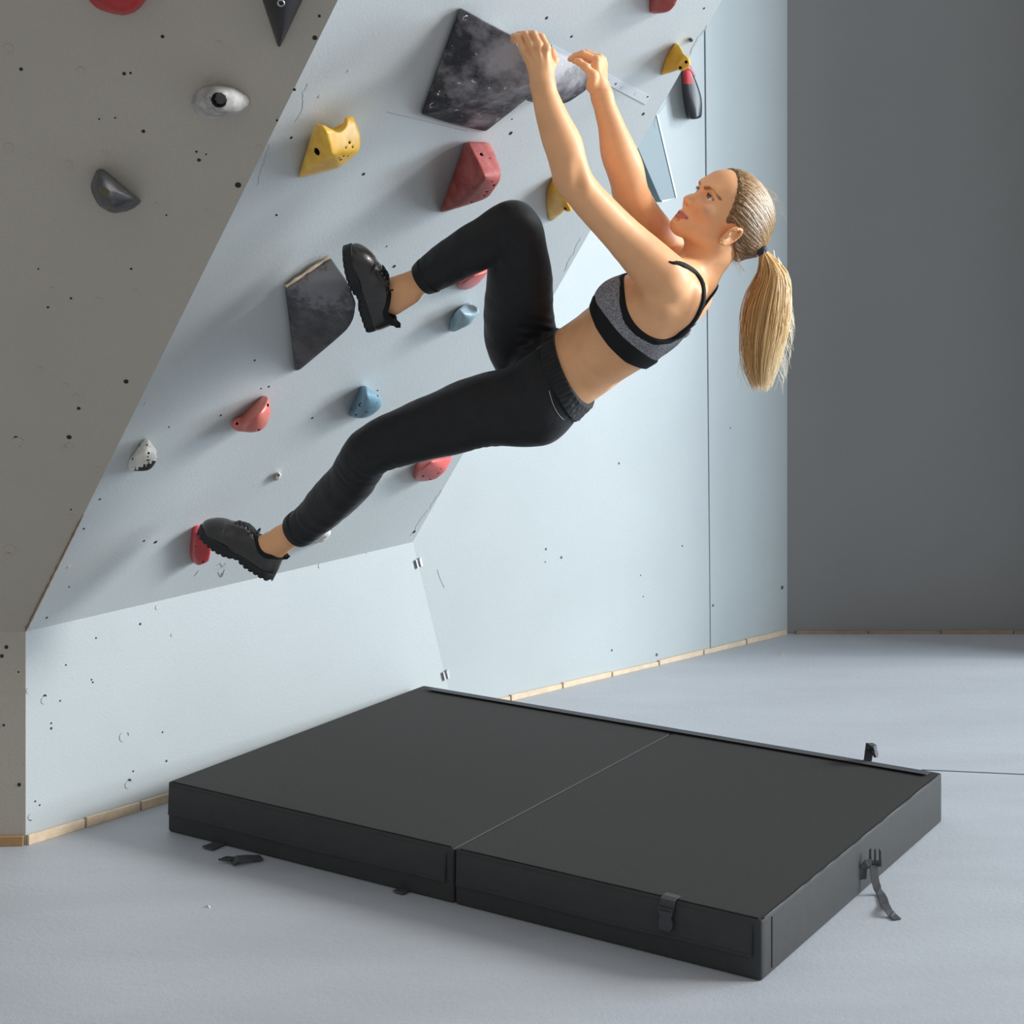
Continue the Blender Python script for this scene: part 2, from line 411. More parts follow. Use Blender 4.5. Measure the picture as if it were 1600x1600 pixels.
# ================================================================== holds
def hullplanes(P):
    bm = bmesh.new()
    for p in P: bm.verts.new(tuple(p))
    r = bmesh.ops.convex_hull(bm, input=bm.verts)
    bm.normal_update(); out = []
    c = np.mean(P, 0)
    for f in bm.faces:
        n = np.array(f.normal); q = np.array(f.verts[0].co)
        if np.linalg.norm(n) < .5: continue
        if np.dot(q-c, n) < 0: n = -n
        if not any(np.dot(n, m) > .9995 and abs(np.dot(n, q)-np.dot(m, z)) < .001 for m, z in out): out.append((n, q))
    bm.free(); return out
def hull_prim(P, k, n, p0):
    """rounded convex body standing on the plane (p0, n)"""
    pl = [(a, b) for a, b in hullplanes(P) if np.dot(a, n) > -.98]
    def fn(X, Y, Z):
        d = None
        for a, b in pl:
            e = (X-b[0])*a[0]+(Y-b[1])*a[1]+(Z-b[2])*a[2]
            d = e if d is None else smax(d, e, k)
        return np.maximum(d, -((X-p0[0])*n[0]+(Y-p0[1])*n[1]+(Z-p0[2])*n[2]))
    return Prim(fn, P.min(0), P.max(0), 0)
def hold(name, label, on, n, bodies, mat, k=.012, res=.0025, cuts=(), adds=(), cat='climbing hold', group=None, colorer=None, mats=None):
    pts = [np.array([on(*q) for q in b]) for b in bodies]; allp = np.vstack(pts); p0 = on(bodies[0][0][0], bodies[0][0][1], .0006)
    F = Field(allp.min(0)-.02, allp.max(0)+.02, res)
    ks = k if isinstance(k, (list, tuple)) else [k]*len(pts)
    pr = [hull_prim(p, kk, n, p0) for p, kk in zip(pts, ks)]
    for q in pr[1:]: q.k = .015
    for (px, py, w, r) in adds: pr.append(sph(on(px, py, w), r, .015))
    F.add(pr); F.v -= np.float32(.3*min(ks))
    F.add([sph(on(c[0], c[1], c[2]), c[3], c[4], '-') for c in cuts if len(c) == 5])
    X, Y, Z = F.XYZ(); wall_ = -((X-p0[0])*n[0]+(Y-p0[1])*n[1]+(Z-p0[2])*n[2])
    F.v = np.maximum(F.v, wall_).astype(np.float32)
    V, Q = F.extract(); mi = np.zeros(len(Q), np.int32)
    holes = [c for c in cuts if len(c) == 3]
    if holes:
        bv = BVHTree.FromPolygons([tuple(v) for v in V], [tuple(f) for f in Q]); ax = []
        for px, py, r in holes:
            h_ = bv.ray_cast(Vector(O), Vector(ray(px, py)).normalized(), 20)
            if h_[0] is None: continue
            nn = np.array(h_[1]); nn = nn if nn@ray(px, py) < 0 else -nn; c = np.array(h_[0]); rr = rp(r, c[1])
            dd = nrm(-nn*.5+nrm(ray(px, py))*.5)
            ax.append((c, dd, rr)); F.add([cone(c-dd*.006, c+dd*max(.008, rr*1.6), rr, rr*.9, .0012, '-')])
        F.v = np.maximum(F.v, wall_).astype(np.float32); V, Q = F.extract(); mi = np.zeros(len(Q), np.int32); cen = V[Q].mean(1)
        for c, dd, rr in ax:
            s = (cen-c)@dd; d = np.linalg.norm(cen-c-s[:, None]*dd, axis=1); mi[(d < rr*1.08) & (s > .0008) & (s < .03)] = 1
    me = npmesh(V, Q, mi)
    if mats is None: mats = [mat, M['hole']]
    base = np.mean([on(q[0], q[1], 0) for b in bodies for q in b if q[2] == 0], 0)
    o = link(name, me, mats or mat, None, base)
    tag(o, label, cat, group); return o
def ring(on, n, px, py, w, r, thick, name, mat, parent):
    c = on(px, py, w); a = nrm(np.cross(n, [.2, .5, .8])); b = np.cross(n, a)
    mb = MB(); mb.tube([c+r*(a*math.cos(t)+b*math.sin(t)) for t in np.linspace(0, 2*math.pi, 14, endpoint=False)], thick, 6, closed=True)
    return mb.build(name, mat, parent, c, 60)
M['steel'] = plain('zinc_steel', srgb(190, 190, 192), .35, .9)
M['red'] = hold_mat('red_resin', srgb(172, 62, 60), .5)
M['red2'] = hold_mat('bright_red_resin', srgb(186, 38, 44), .45)
M['brick'] = hold_mat('dusty_red_resin', srgb(160, 66, 62), .6, light=srgb(186, 100, 96), coat=.05)
M['coral'] = hold_mat('coral_resin', srgb(214, 112, 98), .38, coat=.35)
M['pink'] = hold_mat('pink_red_resin', srgb(206, 96, 92), .42)
M['yellow'] = hold_mat('yellow_resin', srgb(240, 184, 40), .4, dark=srgb(226, 164, 24), light=srgb(246, 198, 66), coat=.3)
M['teal'] = hold_mat('teal_resin', srgb(112, 150, 168), .45, spots=srgb(66, 92, 104))
M['pale'] = hold_mat('pale_blue_resin', srgb(150, 178, 188), .45)
M['speck'] = hold_mat('white_speckled_resin', srgb(222, 216, 204), .5, light=srgb(236, 232, 222), spots=srgb(40, 40, 46))
M['stone'] = hold_mat('pale_grey_resin', srgb(176, 174, 168), .6, dark=srgb(140, 138, 134), light=srgb(204, 202, 196), coat=0)
M['slate'] = hold_mat('dark_slate_resin', srgb(70, 72, 76), .5, dark=srgb(50, 52, 56), light=srgb(104, 104, 104))
M['inkblack'] = hold_mat('black_resin', srgb(34, 34, 38), .38)
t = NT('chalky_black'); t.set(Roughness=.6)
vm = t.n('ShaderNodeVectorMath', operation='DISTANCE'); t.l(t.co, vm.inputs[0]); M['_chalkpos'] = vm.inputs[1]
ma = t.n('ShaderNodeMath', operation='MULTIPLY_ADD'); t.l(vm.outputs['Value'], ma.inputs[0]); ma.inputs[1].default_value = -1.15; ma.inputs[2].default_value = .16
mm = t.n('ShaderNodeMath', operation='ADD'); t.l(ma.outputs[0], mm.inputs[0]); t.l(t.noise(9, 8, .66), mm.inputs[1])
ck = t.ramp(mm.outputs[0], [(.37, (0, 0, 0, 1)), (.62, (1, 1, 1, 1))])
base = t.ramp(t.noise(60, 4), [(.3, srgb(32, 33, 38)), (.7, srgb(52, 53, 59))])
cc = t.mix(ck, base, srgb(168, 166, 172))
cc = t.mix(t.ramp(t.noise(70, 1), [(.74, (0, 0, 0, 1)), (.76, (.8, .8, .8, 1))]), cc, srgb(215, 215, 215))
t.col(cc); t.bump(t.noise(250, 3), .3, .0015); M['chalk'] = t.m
t = NT('scuffed_black'); t.set(Roughness=.6)
base = t.ramp(t.noise(14, 6, .7), [(.35, srgb(48, 48, 53)), (.72, srgb(98, 97, 100))])
cc = t.mix(t.ramp(t.noise(55, 4, .75), [(.62, (0, 0, 0, 1)), (.72, (.7, .7, .7, 1))]), base, srgb(120, 104, 96))
vm = t.n('ShaderNodeVectorMath', operation='DISTANCE'); t.l(t.co, vm.inputs[0]); M['_dustlight_pos'] = vm.inputs[1]
ma = t.n('ShaderNodeMath', operation='MULTIPLY_ADD'); t.l(vm.outputs['Value'], ma.inputs[0]); ma.inputs[1].default_value = -3.2; ma.inputs[2].default_value = .20
mm = t.n('ShaderNodeMath', operation='ADD'); t.l(ma.outputs[0], mm.inputs[0]); t.l(t.noise(40, 8, .7), mm.inputs[1])
cc = t.mix(t.ramp(mm.outputs[0], [(.34, (0, 0, 0, 1)), (.52, (.85, .85, .85, 1))]), cc, srgb(128, 127, 132))  # pale dusty tone at the top facet, painting in its overhead light
t.col(cc); t.bump(t.noise(220, 4), .35, .002); M['scuff'] = t.m

hold('climbing_hold', 'bright red rounded hold cut off by the top edge, on the grey panel', onG, nG,
     [[(128, -60, 0), (133, 0, 0), (160, 20, 0), (205, 24, 0), (236, -8, 0), (240, -60, 0), (150, -40, .06), (168, 12, .055), (205, 18, .06), (225, -10, .06), (220, -50, .06)]], M['red2'], .03)
h = hold('climbing_volume', 'black pointed wedge with a washer hanging down at the top of the grey panel', onG, nG,
     [[(388, -70, 0), (500, -60, 0), (436, 74, 0), (438, 60, .03), (455, -60, .075), (440, -40, .07)]], M['inkblack'], .008, cat='climbing volume')
ring(onG, nG, 439, 5, .055, .0065, .0016, 'washer', M['steel'], h)
h = hold('climbing_hold', 'pale grey egg-shaped hold with a large bolt hole on the grey panel', onG, nG,
     [[(299, 152, 0), (312, 138, 0), (345, 132, 0), (375, 142, 0), (394, 158, 0), (378, 174, 0), (350, 185, 0), (320, 186, 0), (302, 172, 0),
       (312, 156, .045), (330, 142, .06), (352, 142, .065), (372, 156, .04), (358, 176, .065), (330, 178, .06), (340, 160, .075)]], M['stone'], .015,
     cuts=[(341, 157, 11.5), (345, 188, 1.5), (328, 152, 1.2)])
h = hold('climbing_hold', 'dark slate wedge-shaped hold with a pale edge on the grey panel', onG, nG,
     [[(141, 292, 0), (150, 266, 0), (163, 265, 0), (221, 316, 0), (208, 327, 0), (176, 333, 0), (150, 318, 0), (150, 288, .045), (158, 272, .05), (208, 310, .045), (176, 326, .06), (164, 300, .075)]], M['slate'], .007,
     cuts=[(165, 298, .088, .012, .006)])
p = onG(165, 299, .0715); mb = MB(); mb.disc(p, nG, .009, .004, 0, 8); mb.build('bolt', plain('brass_bolt', srgb(98, 84, 62), .6, .2), h, p)
# ---- on the overhang
hold('climbing_hold', 'yellow horned hold with a black bolt hole, left of the red block hold', onP, nP,
     [[(486, 214, 0), (467, 278, 0), (467, 274, .012), (502, 270, .0), (530, 262, 0), (555, 225, 0), (536, 206, 0), (494, 193, .035), (508, 200, .075), (550, 180, .04), (556, 190, .055), (563, 212, .07), (561, 236, .085), (528, 262, .075), (520, 240, .105), (508, 266, .05)]], M['yellow'], .006,
     cuts=[(523, 184, .075, .032, .006), (521, 184, .045, .032, .006), (519, 186, .02, .030, .006), (495, 237, 6), (546, 223, 2), (541, 231, 1.6), (551, 230, 1.6), (537, 244, 1.6), (543, 244, 1.4), (532, 250, 2), (529, 247, 1.4), (551, 248, 1.4)])
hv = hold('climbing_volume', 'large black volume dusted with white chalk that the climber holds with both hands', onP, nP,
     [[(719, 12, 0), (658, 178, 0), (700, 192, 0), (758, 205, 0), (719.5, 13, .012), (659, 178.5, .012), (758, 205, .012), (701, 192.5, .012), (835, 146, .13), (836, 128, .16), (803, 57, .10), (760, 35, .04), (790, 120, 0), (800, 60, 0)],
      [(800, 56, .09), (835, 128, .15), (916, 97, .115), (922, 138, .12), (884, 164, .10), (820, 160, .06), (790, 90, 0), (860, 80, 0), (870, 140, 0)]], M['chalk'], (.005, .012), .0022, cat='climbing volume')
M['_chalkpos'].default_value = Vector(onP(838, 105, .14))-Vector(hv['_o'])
for px, py, w in ((727, 28, .014), (675, 164, .012)):
    ring(onP, nP, px, py, w+.012, .006, .0015, 'screw_washer', M['steel'], hv)
for px, py in ((690, 186), (701, 187), (716, 192), (733, 199), (745, 198)):
    c = onP(px, py, .012); mb = MB(); mb.tube([c, c+upP*.004+ab*.003], .0016, 5); mb.build('screw', M['steel'], hv, c, 60)
hold('climbing_hold', 'dusty red faceted block hold below the large chalky black volume', onP, nP,
     [[(727, 222, 0), (688, 333, 0), (712, 326, 0), (745, 300, 0), (765, 225, 0), (730, 222, .02), (762, 222, .02), (784, 268, .10), (782, 282, .11), (758, 276, .125), (762, 310, .09), (712, 326, .05), (688, 332, .012)]], M['brick'], .009,
     cuts=[(752, 241, 3), (765, 247, 1.3), (771, 290, 2), (760, 300, 2), (736, 316, 2.2), (768, 284, 1.2), (756, 306, 1.5)])
hold('climbing_hold', 'yellow pointed hold half hidden behind the near forearm', onP, nP,
     [[(868, 272, 0), (857, 292, 0), (853, 325, 0), (858, 347, 0), (880, 330, 0), (882, 290, 0), (889, 318, .065), (884, 328, .055), (865, 340, .02), (872, 300, .05)]], M['yellow'], .010,
     adds=[(888, 324, .06, .008)], cuts=[(883, 326, 2.2)])
hold('climbing_volume', 'scuffed black triangular volume with a splintered wooden edge under the raised shoe', onP, nP,
     [[(446, 449, 0), (513, 402, 0), (461, 579, 0), (468, 577, 0), (446.5, 449.5, .012), (461.5, 579, .012), (518, 403, .012), (446, 450, .01), (544, 440, .085), (557, 474, .13), (553, 500, .132), (545, 514, .118), (466, 579, .012)]], M['scuff'], .005, .0022, cat='climbing volume')
mbx = MB()
for i in range(3):
    q = [onP(446+(514-446)*s, 449+(402-449)*s, .004+.006*i) for s in np.linspace(0, 1, 14)]
    mbx.tube([p+upP*(.002+.0012*math.sin(j*2.1+i)) for j, p in enumerate(q)], [.0035+.0012*math.sin(j*1.3+i*2) for j in range(14)], 5)
vol = [o for o in bpy.data.objects if o.get('label', '').startswith('scuffed')][0]
M['_dustlight_pos'].default_value = Vector(onP(508, 432, .06))-Vector(vol['_o'])
mbx.build('wooden_edge', M['wood'], vol, smooth=60)
hold('climbing_hold', 'small red hold half hidden behind the raised calf', onP, nP,
     [[(714, 440, 0), (716, 450, 0), (735, 452, 0), (760, 430, 0), (768, 412, 0), (740, 425, 0), (720, 446, .04), (760, 428, .05), (768, 416, .03), (740, 428, .05)]], M['pink'], .012)
hold('climbing_hold', 'pale blue pointed pebble hold right beside the bent thigh', onP, nP,
     [[(702, 505, 0), (704, 519, 0), (725, 505, 0), (737, 472, 0), (717, 483, 0), (716, 484, .035), (745, 492, .06), (735, 508, .06), (708, 520, .025), (703, 518, .01), (722, 490, .055)],
      [(732, 478, 0.02), (740, 473, .03), (748, 482, .055), (747, 492, .055), (738, 490, .05), (733, 484, .02)]], M['pale'], .01, .002,
     cuts=[(745, 498, 2.5), (718, 514, 1)])
hold('climbing_hold', 'teal blue cone-shaped speckled hold above the lower thigh', onP, nP,
     [[(566, 601, 0), (546, 640, 0), (544, 650, 0), (570, 650, 0), (580, 620, 0), (570, 602, .02), (596, 620, .05), (598, 633, .058), (588, 645, .055), (565, 655, .04), (548, 652, .018), (572, 618, .06)]], M['teal'], .01, .002,
     cuts=[(561, 633, 2), (548, 640, 1.5), (563, 630, 1.5), (572, 644, 1.3), (556, 648, 1.5), (594, 642, 4), (590, 618, 1.6)])
hold('climbing_hold', 'glossy coral crescent-shaped hold above a small white jib on the overhang', onP, nP,
     [[(416, 613, 0), (365, 660, 0), (370, 670, 0), (400, 660, 0), (410, 640, 0), (419, 614, .02), (426, 643, .055), (422, 662, .06), (408, 676, .06), (390, 680, .055), (374, 676, .03), (367, 664, .02), (380, 660, .05), (405, 652, .078)]], M['coral'], .019, .002,
     adds=[(371, 663, .018, .009)], cuts=[(419, 633, 2.6), (370, 662, 2.2), (404, 672, 2), (376, 624, .04, .024, .010)])
t = hold('climbing_hold', 'white hold with black speckles and a black corner, leftmost on the overhang', onP, nP,
     [[(228, 684, 0), (199, 722, 0), (202, 735, 0), (225, 730, 0), (235, 700, 0), (230, 687, .02), (247, 705, .045), (246, 722, .05), (230, 737, .045), (206, 736, .015), (225, 712, .055)]], M['speck'], .012, .001,
     cuts=[(232, 708, 1.8), (231, 714, 1.4), (231, 719, 1.4), (207, 717, 2)], mats=[M['speck'], M['hole']])
for pl in t.data.polygons:
    q = np.array(pl.center)+np.array(t['_o']); r = q-O; X, Z = CXP+FPX*r[0]/r[1], HOR-FPX*r[2]/r[1]
    if pl.material_index == 0 and (X-226)*.42+(Z-728)*.9+1.8*math.sin(X*.9)+1.2*math.sin(Z*1.3) > -1.0: pl.material_index = 1
hold('climbing_hold', 'pink red hold below the straighter thigh near the overhang edge', onP, nP,
     [[(650, 725, 0), (646, 745, 0), (655, 752, 0), (680, 740, 0), (706, 712, 0), (685, 712, 0), (655, 735, .04), (650, 750, .02), (680, 750, .05), (698, 735, .055), (706, 714, .03), (675, 720, .055)]], M['pink'], .010, .002,
     cuts=[(690, 720, .082, .018, .01), (672, 749, 1.6), (661, 744, 1.6), (684, 740, 1.2), (688, 733, 1)])
hold('climbing_hold', 'small white speckled hold peeking out under the lower calf', onP, nP,
     [[(488, 845, 0), (500, 848, 0), (512, 825, 0), (495, 825, 0), (490, 845, .02), (503, 848, .035), (517, 836, .04), (515, 825, .03), (500, 826, .04)]], M['speck'], .008, .0015)
hold('climbing_hold', 'deep red oval foothold under the toe of the lower shoe', onP, nP,
     [[(300, 828, 0), (296, 865, 0), (302, 880, 0), (316, 872, 0), (322, 835, 0), (308, 820, 0), (303, 835, .03), (300, 870, .025), (312, 885, .035), (327, 878, .04), (331, 860, .045), (322, 838, .04)]], M['red2'], .010, .002,
     cuts=[(317, 878, 1.8), (306, 853, 1)])
hold('climbing_hold', 'yellow beak-shaped hold at the upper right edge of the overhang', onP, nP,
     [[(1057, 66, 0), (1040, 90, 0), (1033, 118, 0), (1050, 110, 0), (1058, 80, 0), (1060, 70, .02), (1074, 94, .065), (1071, 106, .065), (1062, 110, .05), (1036, 117, .012)]], M['yellow'], .009, .002,
     adds=[(1072, 97, .063, .008), (1064, 104, .06, .008)], cuts=[(1072, 97, 2.4), (1063, 106, 2.4), (1080, 72, .05, .02, .008), (1052, 122, .05, .015, .006)])
hold('climbing_hold', 'dark red rounded hold cut off by the top edge near the overhang corner', onP, nP,
     [[(1018, -30, 0), (1014, 20, 0), (1030, 22, 0), (1045, 0, 0), (1050, -30, 0), (1034, -25, .05), (1018, 21, .01), (1058, 6, .06), (1060, -20, .06), (1048, 18, .05), (1030, 21, .03)]], M['red'], .010, .0025,
     cuts=[(1056, 3, 1.6), (1055, 10, 1.6)])
o = hold('screw_on_jib', 'tiny white screw-on jib alone between coral hold and lower shin', onP, nP,
     [[(430, 748, 0), (433, 751, 0), (438, 742, 0), (434, 737, 0), (431, 746, .012), (436, 751, .014), (440, 741, .016), (436, 738, .012)]], M['speck'], .005, .001)
# ---- on the side wall beyond
def box_hold(on, n, base, w, cap): pass
h = hold('climbing_hold', 'long black curved hold with a red patch on the pale side wall', onR, nR,
     [[(1064, 108, 0), (1066, 150, 0), (1073, 184, 0), (1080, 186, 0), (1086, 150, 0), (1078, 106, 0), (1070, 108, .05), (1072, 150, .05), (1080, 187, .05), (1096, 184, .05), (1098, 158, .06), (1090, 132, .06), (1079, 110, .055), (1090, 184, .065)]], M['inkblack'], .01, .0025, mats=[M['inkblack'], M['red2'], M['coral']])
for pl in h.data.polygons:
    q = np.array(pl.center)+np.array(h['_o']); r = q-O; X, Z = CXP+FPX*r[0]/r[1], HOR-FPX*r[2]/r[1]
    if 1060 < X-.12*(Z-112) < 1081 and Z < 131 and np.dot(q-onR(1070, 120), nR) > .02 : pl.material_index = 1
hold('climbing_hold', 'dull pink slab hold tucked behind the yellow beak hold on the side wall', onR, nR,
     [[(1071, 105, 0), (1080, 125, 0), (1084, 122, 0), (1076, 102, 0), (1073, 104, .03), (1083, 124, .03), (1087, 118, .03), (1079, 103, .03)]], hold_mat('dull_pink_resin', srgb(186, 116, 122), .6), .004, .002)
mb = MB()
M['bluegrey'] = painted('blue_grey_paint', srgb(106, 122, 128), .5, .04, .1)
f0 = [onR(1026, 170, .09), onR(1058, 310, .09), onR(1033, 316, .09), onR(985, 205, .09)]
mb.prism(f0, -nR*.09)
o = mb.build('climbing_volume', M['bluegrey'], origin=onR(1040, 300), bevel=.002)
tag(o, 'blue grey box-shaped volume on the side wall behind the far elbow', 'climbing volume')
mb = MB(); c = [onR(1024, 168, .0915), onR(1057, 309, .0915), onR(1034, 314.5, .0915)]
mb.tube(c, .0045, 4, 0, (nR, .35))
mb.build('edge_strip', plain('pale_edge', srgb(196, 206, 210), .45), o, smooth=40)
# translucent plate with screw holes on the overhang
t = NT('frosted_plastic'); t.set(Roughness=.3); t.col(srgb(198, 203, 208)); M['plate'] = t.m
mb = MB(); q = [(862, 70), (1015, 150), (1008, 163), (858, 84)]
mb.prism([onP(x, y, .0005) for x, y in q], nP*.0016)
o = mb.build('screw_plate', M['plate'], origin=onP(940, 120)); tag(o, 'thin frosted plastic plate with screw holes running off behind the far hand', 'plate')
for px, py, r, m in ((962, 131, 2, 'hole'), (972, 137, 4, 'plug'), (994, 146, 4, 'plug'), (1012, 151, 2, 'hole'), (950, 125, 1.5, 'hole')):
    mb = MB(); c = onP(px, py, .0021); mb.disc(c, nP, rp(r, 4.1), .0006); mb.build('screw', M[m], o, c)
# metal clips on the crease
for i, (px, py, lab) in enumerate(((653, 880, 'small metal clip on the wall crease just under the overhang corner'), (699, 1061, 'small metal clip on the wall crease just above the mat'))):
    q = (py-847)/(1125-847); c = Bc+(C0-Bc)*((py-847)/278.)+(nW+nR)*.002
    dn = nrm(C0-Bc); sd = nrm(np.cross(dn, nW+nR)); mb = MB()
    for s in (-1, 1):
        mb.prism([c+sd*s*.005-dn*.014, c+sd*s*.011-dn*.014, c+sd*s*.011+dn*.014, c+sd*s*.005+dn*.014], nrm(nW+nR)*.004)
    o = mb.build('metal_clip', M['steel'], origin=c); tag(o, lab, 'clip')
    mb = MB(); mb.tube([c-dn*.012+(nW+nR)*.003, c+dn*.012+(nW+nR)*.003], .003, 8); mb.build('hinge_pin', M['steel'], o, smooth=60)
mb = MB(); p = onP(1079, 63, .008); o = hold('bolt_head', 'small dark square bolt head above the yellow beak hold', onP, nP, [[(1076, 62, 0), (1080, 66, 0), (1083, 62, 0), (1079, 59, 0), (1077, 63, .01), (1081, 66, .01), (1083, 63, .01), (1080, 60, .01)]], M['hole'], .001, .001, cat='bolt')
for nm, (px, py), lab, mt in (('paint_flake', (324, 1418), 'white paint flake on the floor in front of the mat', M['plug']), ('wood_chip', (1222, 1025), 'pale wood chip on the floor by the far corner', M['wood'])):
    c = fl(px, py); mb = MB()
    mb.add([c+[-.008, 0, 0], c+[.006, -.004, 0], c+[.007, .005, 0], c+[-.002, .008, 0], c+[0, .002, .006]], [(0, 1, 4), (1, 2, 4), (2, 3, 4), (3, 0, 4), (3, 2, 1, 0)])
    o = mb.build(nm, mt, origin=c); tag(o, lab, 'debris')

# ================================================================== crash mat
t = NT('mat_fabric'); t.set(Roughness=.72); t.b.inputs['Specular IOR Level'].default_value = .2; cM = srgb(54, 52, 50)
t.col(t.mix(t.ramp(t.noise(900, 2), [(.3, (0, 0, 0, 1)), (.7, (1, 1, 1, 1))]), scl(cM, .85), scl(cM, 1.12)))
vo = t.n('ShaderNodeTexVoronoi'); vo.inputs['Scale'].default_value = 300; t.l(t.co, vo.inputs['Vector']); t.bump(vo.outputs['Distance'], .35, .001)
M['fabric'] = t.m
M['vinyl'] = plain('mat_side_fabric', srgb(60, 60, 60), .62, spec=.25, bump=.25, scale=500, var=.06)
M['web'] = plain('webbing', srgb(64, 64, 67), .7, bump=.3, scale=700, var=.08)
M['buckle'] = plain('buckle_plastic', srgb(58, 58, 61), .4, var=.05)
M['piping'] = plain('piping_black', srgb(34, 34, 35), .6, var=.05)
TH = .126
mBL, mL, mF, mR = fl(662, 1071, TH), fl(262, 1222, TH), fl(1190, 1439, TH), fl(1472, 1208, TH)
for v in (mBL, mL, mF, mR): v[2] = 0
mc = (mBL+mL+mF+mR)/4
root = empty('crash_mat', mc, 'black two-section folding crash mat lying open on the grey floor', 'mat')
ex = nrm(mF-mL); ey = nrm(mBL-mL)
def mp_(s, t_, z): return (mL*(1-s)*(1-t_)+mF*s*(1-t_)+mR*s*t_+mBL*(1-s)*t_)*[1, 1, 0]+np.array([0, 0, z])
LX = np.linalg.norm(mF-mL); LY = np.linalg.norm(mBL-mL)
def section(s0, s1):
    nx, ny, nz = 26, 36, 7; R = .007
    V = {}; mb = MB(); idx = {}
    def warp(u, v, w):
        # rounded box, slightly pillowed
        P = np.array([s0+(s1-s0)*u, v])
        x = P[0]*LX; y = v*LY; z = w*TH
        x0, x1 = s0*LX, s1*LX
        cx, cy, cz = np.clip(x, x0+R, x1-R), np.clip(y, R, LY-R), np.clip(z, R, TH-R*.6)
        d = np.array([x-cx, y-cy, z-cz]); L = np.linalg.norm(d)
        if L > 1e-9: m = np.max(np.abs(d)); d = d/L*m
        x, y, z = cx+d[0], cy+d[1], cz+d[2]
        bul = math.sin(math.pi*u)*math.sin(math.pi*v)
        if w > .95: z += .004*bul
        return mp_(x/LX, y/LY, max(z, 0.0))
    def vid(i, j, k):
        key = (i, j, k)
        if key not in idx: idx[key] = len(mb.v); mb.v.append(tuple(warp(g(i, nx), g(j, ny), g(k, nz))))
        return idx[key]
    def g(i, n):
        e = [0, .006, .02, .05]
        if i < 4: return e[i]
        if i > n-4: return 1-e[n-i]
        return .05+.9*(i-3)/(n-6)
    def quad(a, b, c, d): mb.f.append((a, b, c, d)); mb.mi.append(0)
    for i in range(nx):
        for j in range(ny):
            quad(vid(i, j, nz), vid(i+1, j, nz), vid(i+1, j+1, nz), vid(i, j+1, nz)); quad(vid(i, j+1, 0), vid(i+1, j+1, 0), vid(i+1, j, 0), vid(i, j, 0))
        for k in range(nz):
            quad(vid(i, 0, k), vid(i+1, 0, k), vid(i+1, 0, k+1), vid(i, 0, k+1)); mb.mi[-1] = 1
            quad(vid(i+1, ny, k), vid(i, ny, k), vid(i, ny, k+1), vid(i+1, ny, k+1)); mb.mi[-1] = 1
    for j in range(ny):
        for k in range(nz):
            quad(vid(0, j+1, k), vid(0, j, k), vid(0, j, k+1), vid(0, j+1, k+1)); mb.mi[-1] = 1
            quad(vid(nx, j, k), vid(nx, j+1, k), vid(nx, j+1, k+1), vid(nx, j, k+1)); mb.mi[-1] = 1
    return mb
sA = (702-262)/(1190-262.)
# hinge fraction along the long side in the world
hz = fl(702, 1331, TH); sH = float(np.dot(hz*[1, 1, 0]-mL, ex)/LX)
gapf = .0010
for s0, s1 in ((0, sH-gapf), (sH+gapf, 1)):
    o = section(s0, s1).build('mat_section', [M['fabric'], M['vinyl']], root, None, 180)
    # stitched front flap hanging over the side
    mb = MB(); a0, a1 = s0+.004, s1-.012
    dn = -ey*.0022
    z0, z1 = TH-.006, TH*.36
    P = []
    for q in np.linspace(0, 1, 24):
        s = a0+(a1-a0)*q
        sag = .0015*math.sin(q*9)
        top = mp_(s, 0, TH-.001)+ey*.006; mid = mp_(s, 0, TH-.013)-ey*.0022; low = mp_(s, 0, z1+sag)-ey*.0055
        P.append((top, mid, (mid+low)/2-ey*.0010, low))
    V = [p for r in P for p in r]+[p+ey*.0016 for r in P for p in r]; n = 24*4
    F = []
    for i in range(23):
        for k in range(3): F += [(i*4+k, i*4+k+1, (i+1)*4+k+1, (i+1)*4+k), (n+i*4+k, n+(i+1)*4+k, n+(i+1)*4+k+1, n+i*4+k+1)]
        F.append((i*4+3, n+i*4+3, n+(i+1)*4+3, (i+1)*4+3))
    for i in (0, 23):
        for k in range(3): F.append((i*4+k, n+i*4+k, n+i*4+k+1, i*4+k+1))
    mb.add(V, F); mb.build('front_flap', M['vinyl'], root, None, 50)
    mb = MB(); mb.tube([mp_(s, 0, TH+.0012)+ey*.007 for s in np.linspace(s0+.006, s1-.006, 30)], .0013, 6); mb.build('piping', M['piping'], root, None, 60)
    mb = MB(); mb.tube([P[i][3]+UPZ*.005-ey*.0012 for i in range(24)]+[P[-1][3]+UPZ*.005-ex*.004-ey*.001, P[-1][2]-ex*.004-ey*.001, P[-1][1]-ex*.004-ey*.0004], .0008, 4); mb.build('stitching', M['web'], root)
# right-hand end: corner piping and top edge piping
mb = MB(); mb.tube([mp_(1, q, TH)-ex*.0015+UPZ*.0006 for q in np.linspace(.012, .985, 40)], .0018, 6); mb.build('piping', M['piping'], root, None, 60)
mb = MB(); mb.tube([mp_(1, .045, z)+ex*.0006 for z in np.linspace(.012, TH-.008, 10)], .0016, 6); mb.build('piping', M['piping'], root, None, 60)
# back hinge flap lying along the far edge of the top
mb = MB(); mb.prism([mp_(.03, .985, TH+.0025), mp_(.985, .985, TH+.0025), mp_(.985, .955, TH+.0045), mp_(.03, .955, TH+.0045)], (0, 0, .0018)); mb.build('edge_flap', M['web'], root, None, bevel=.0006)
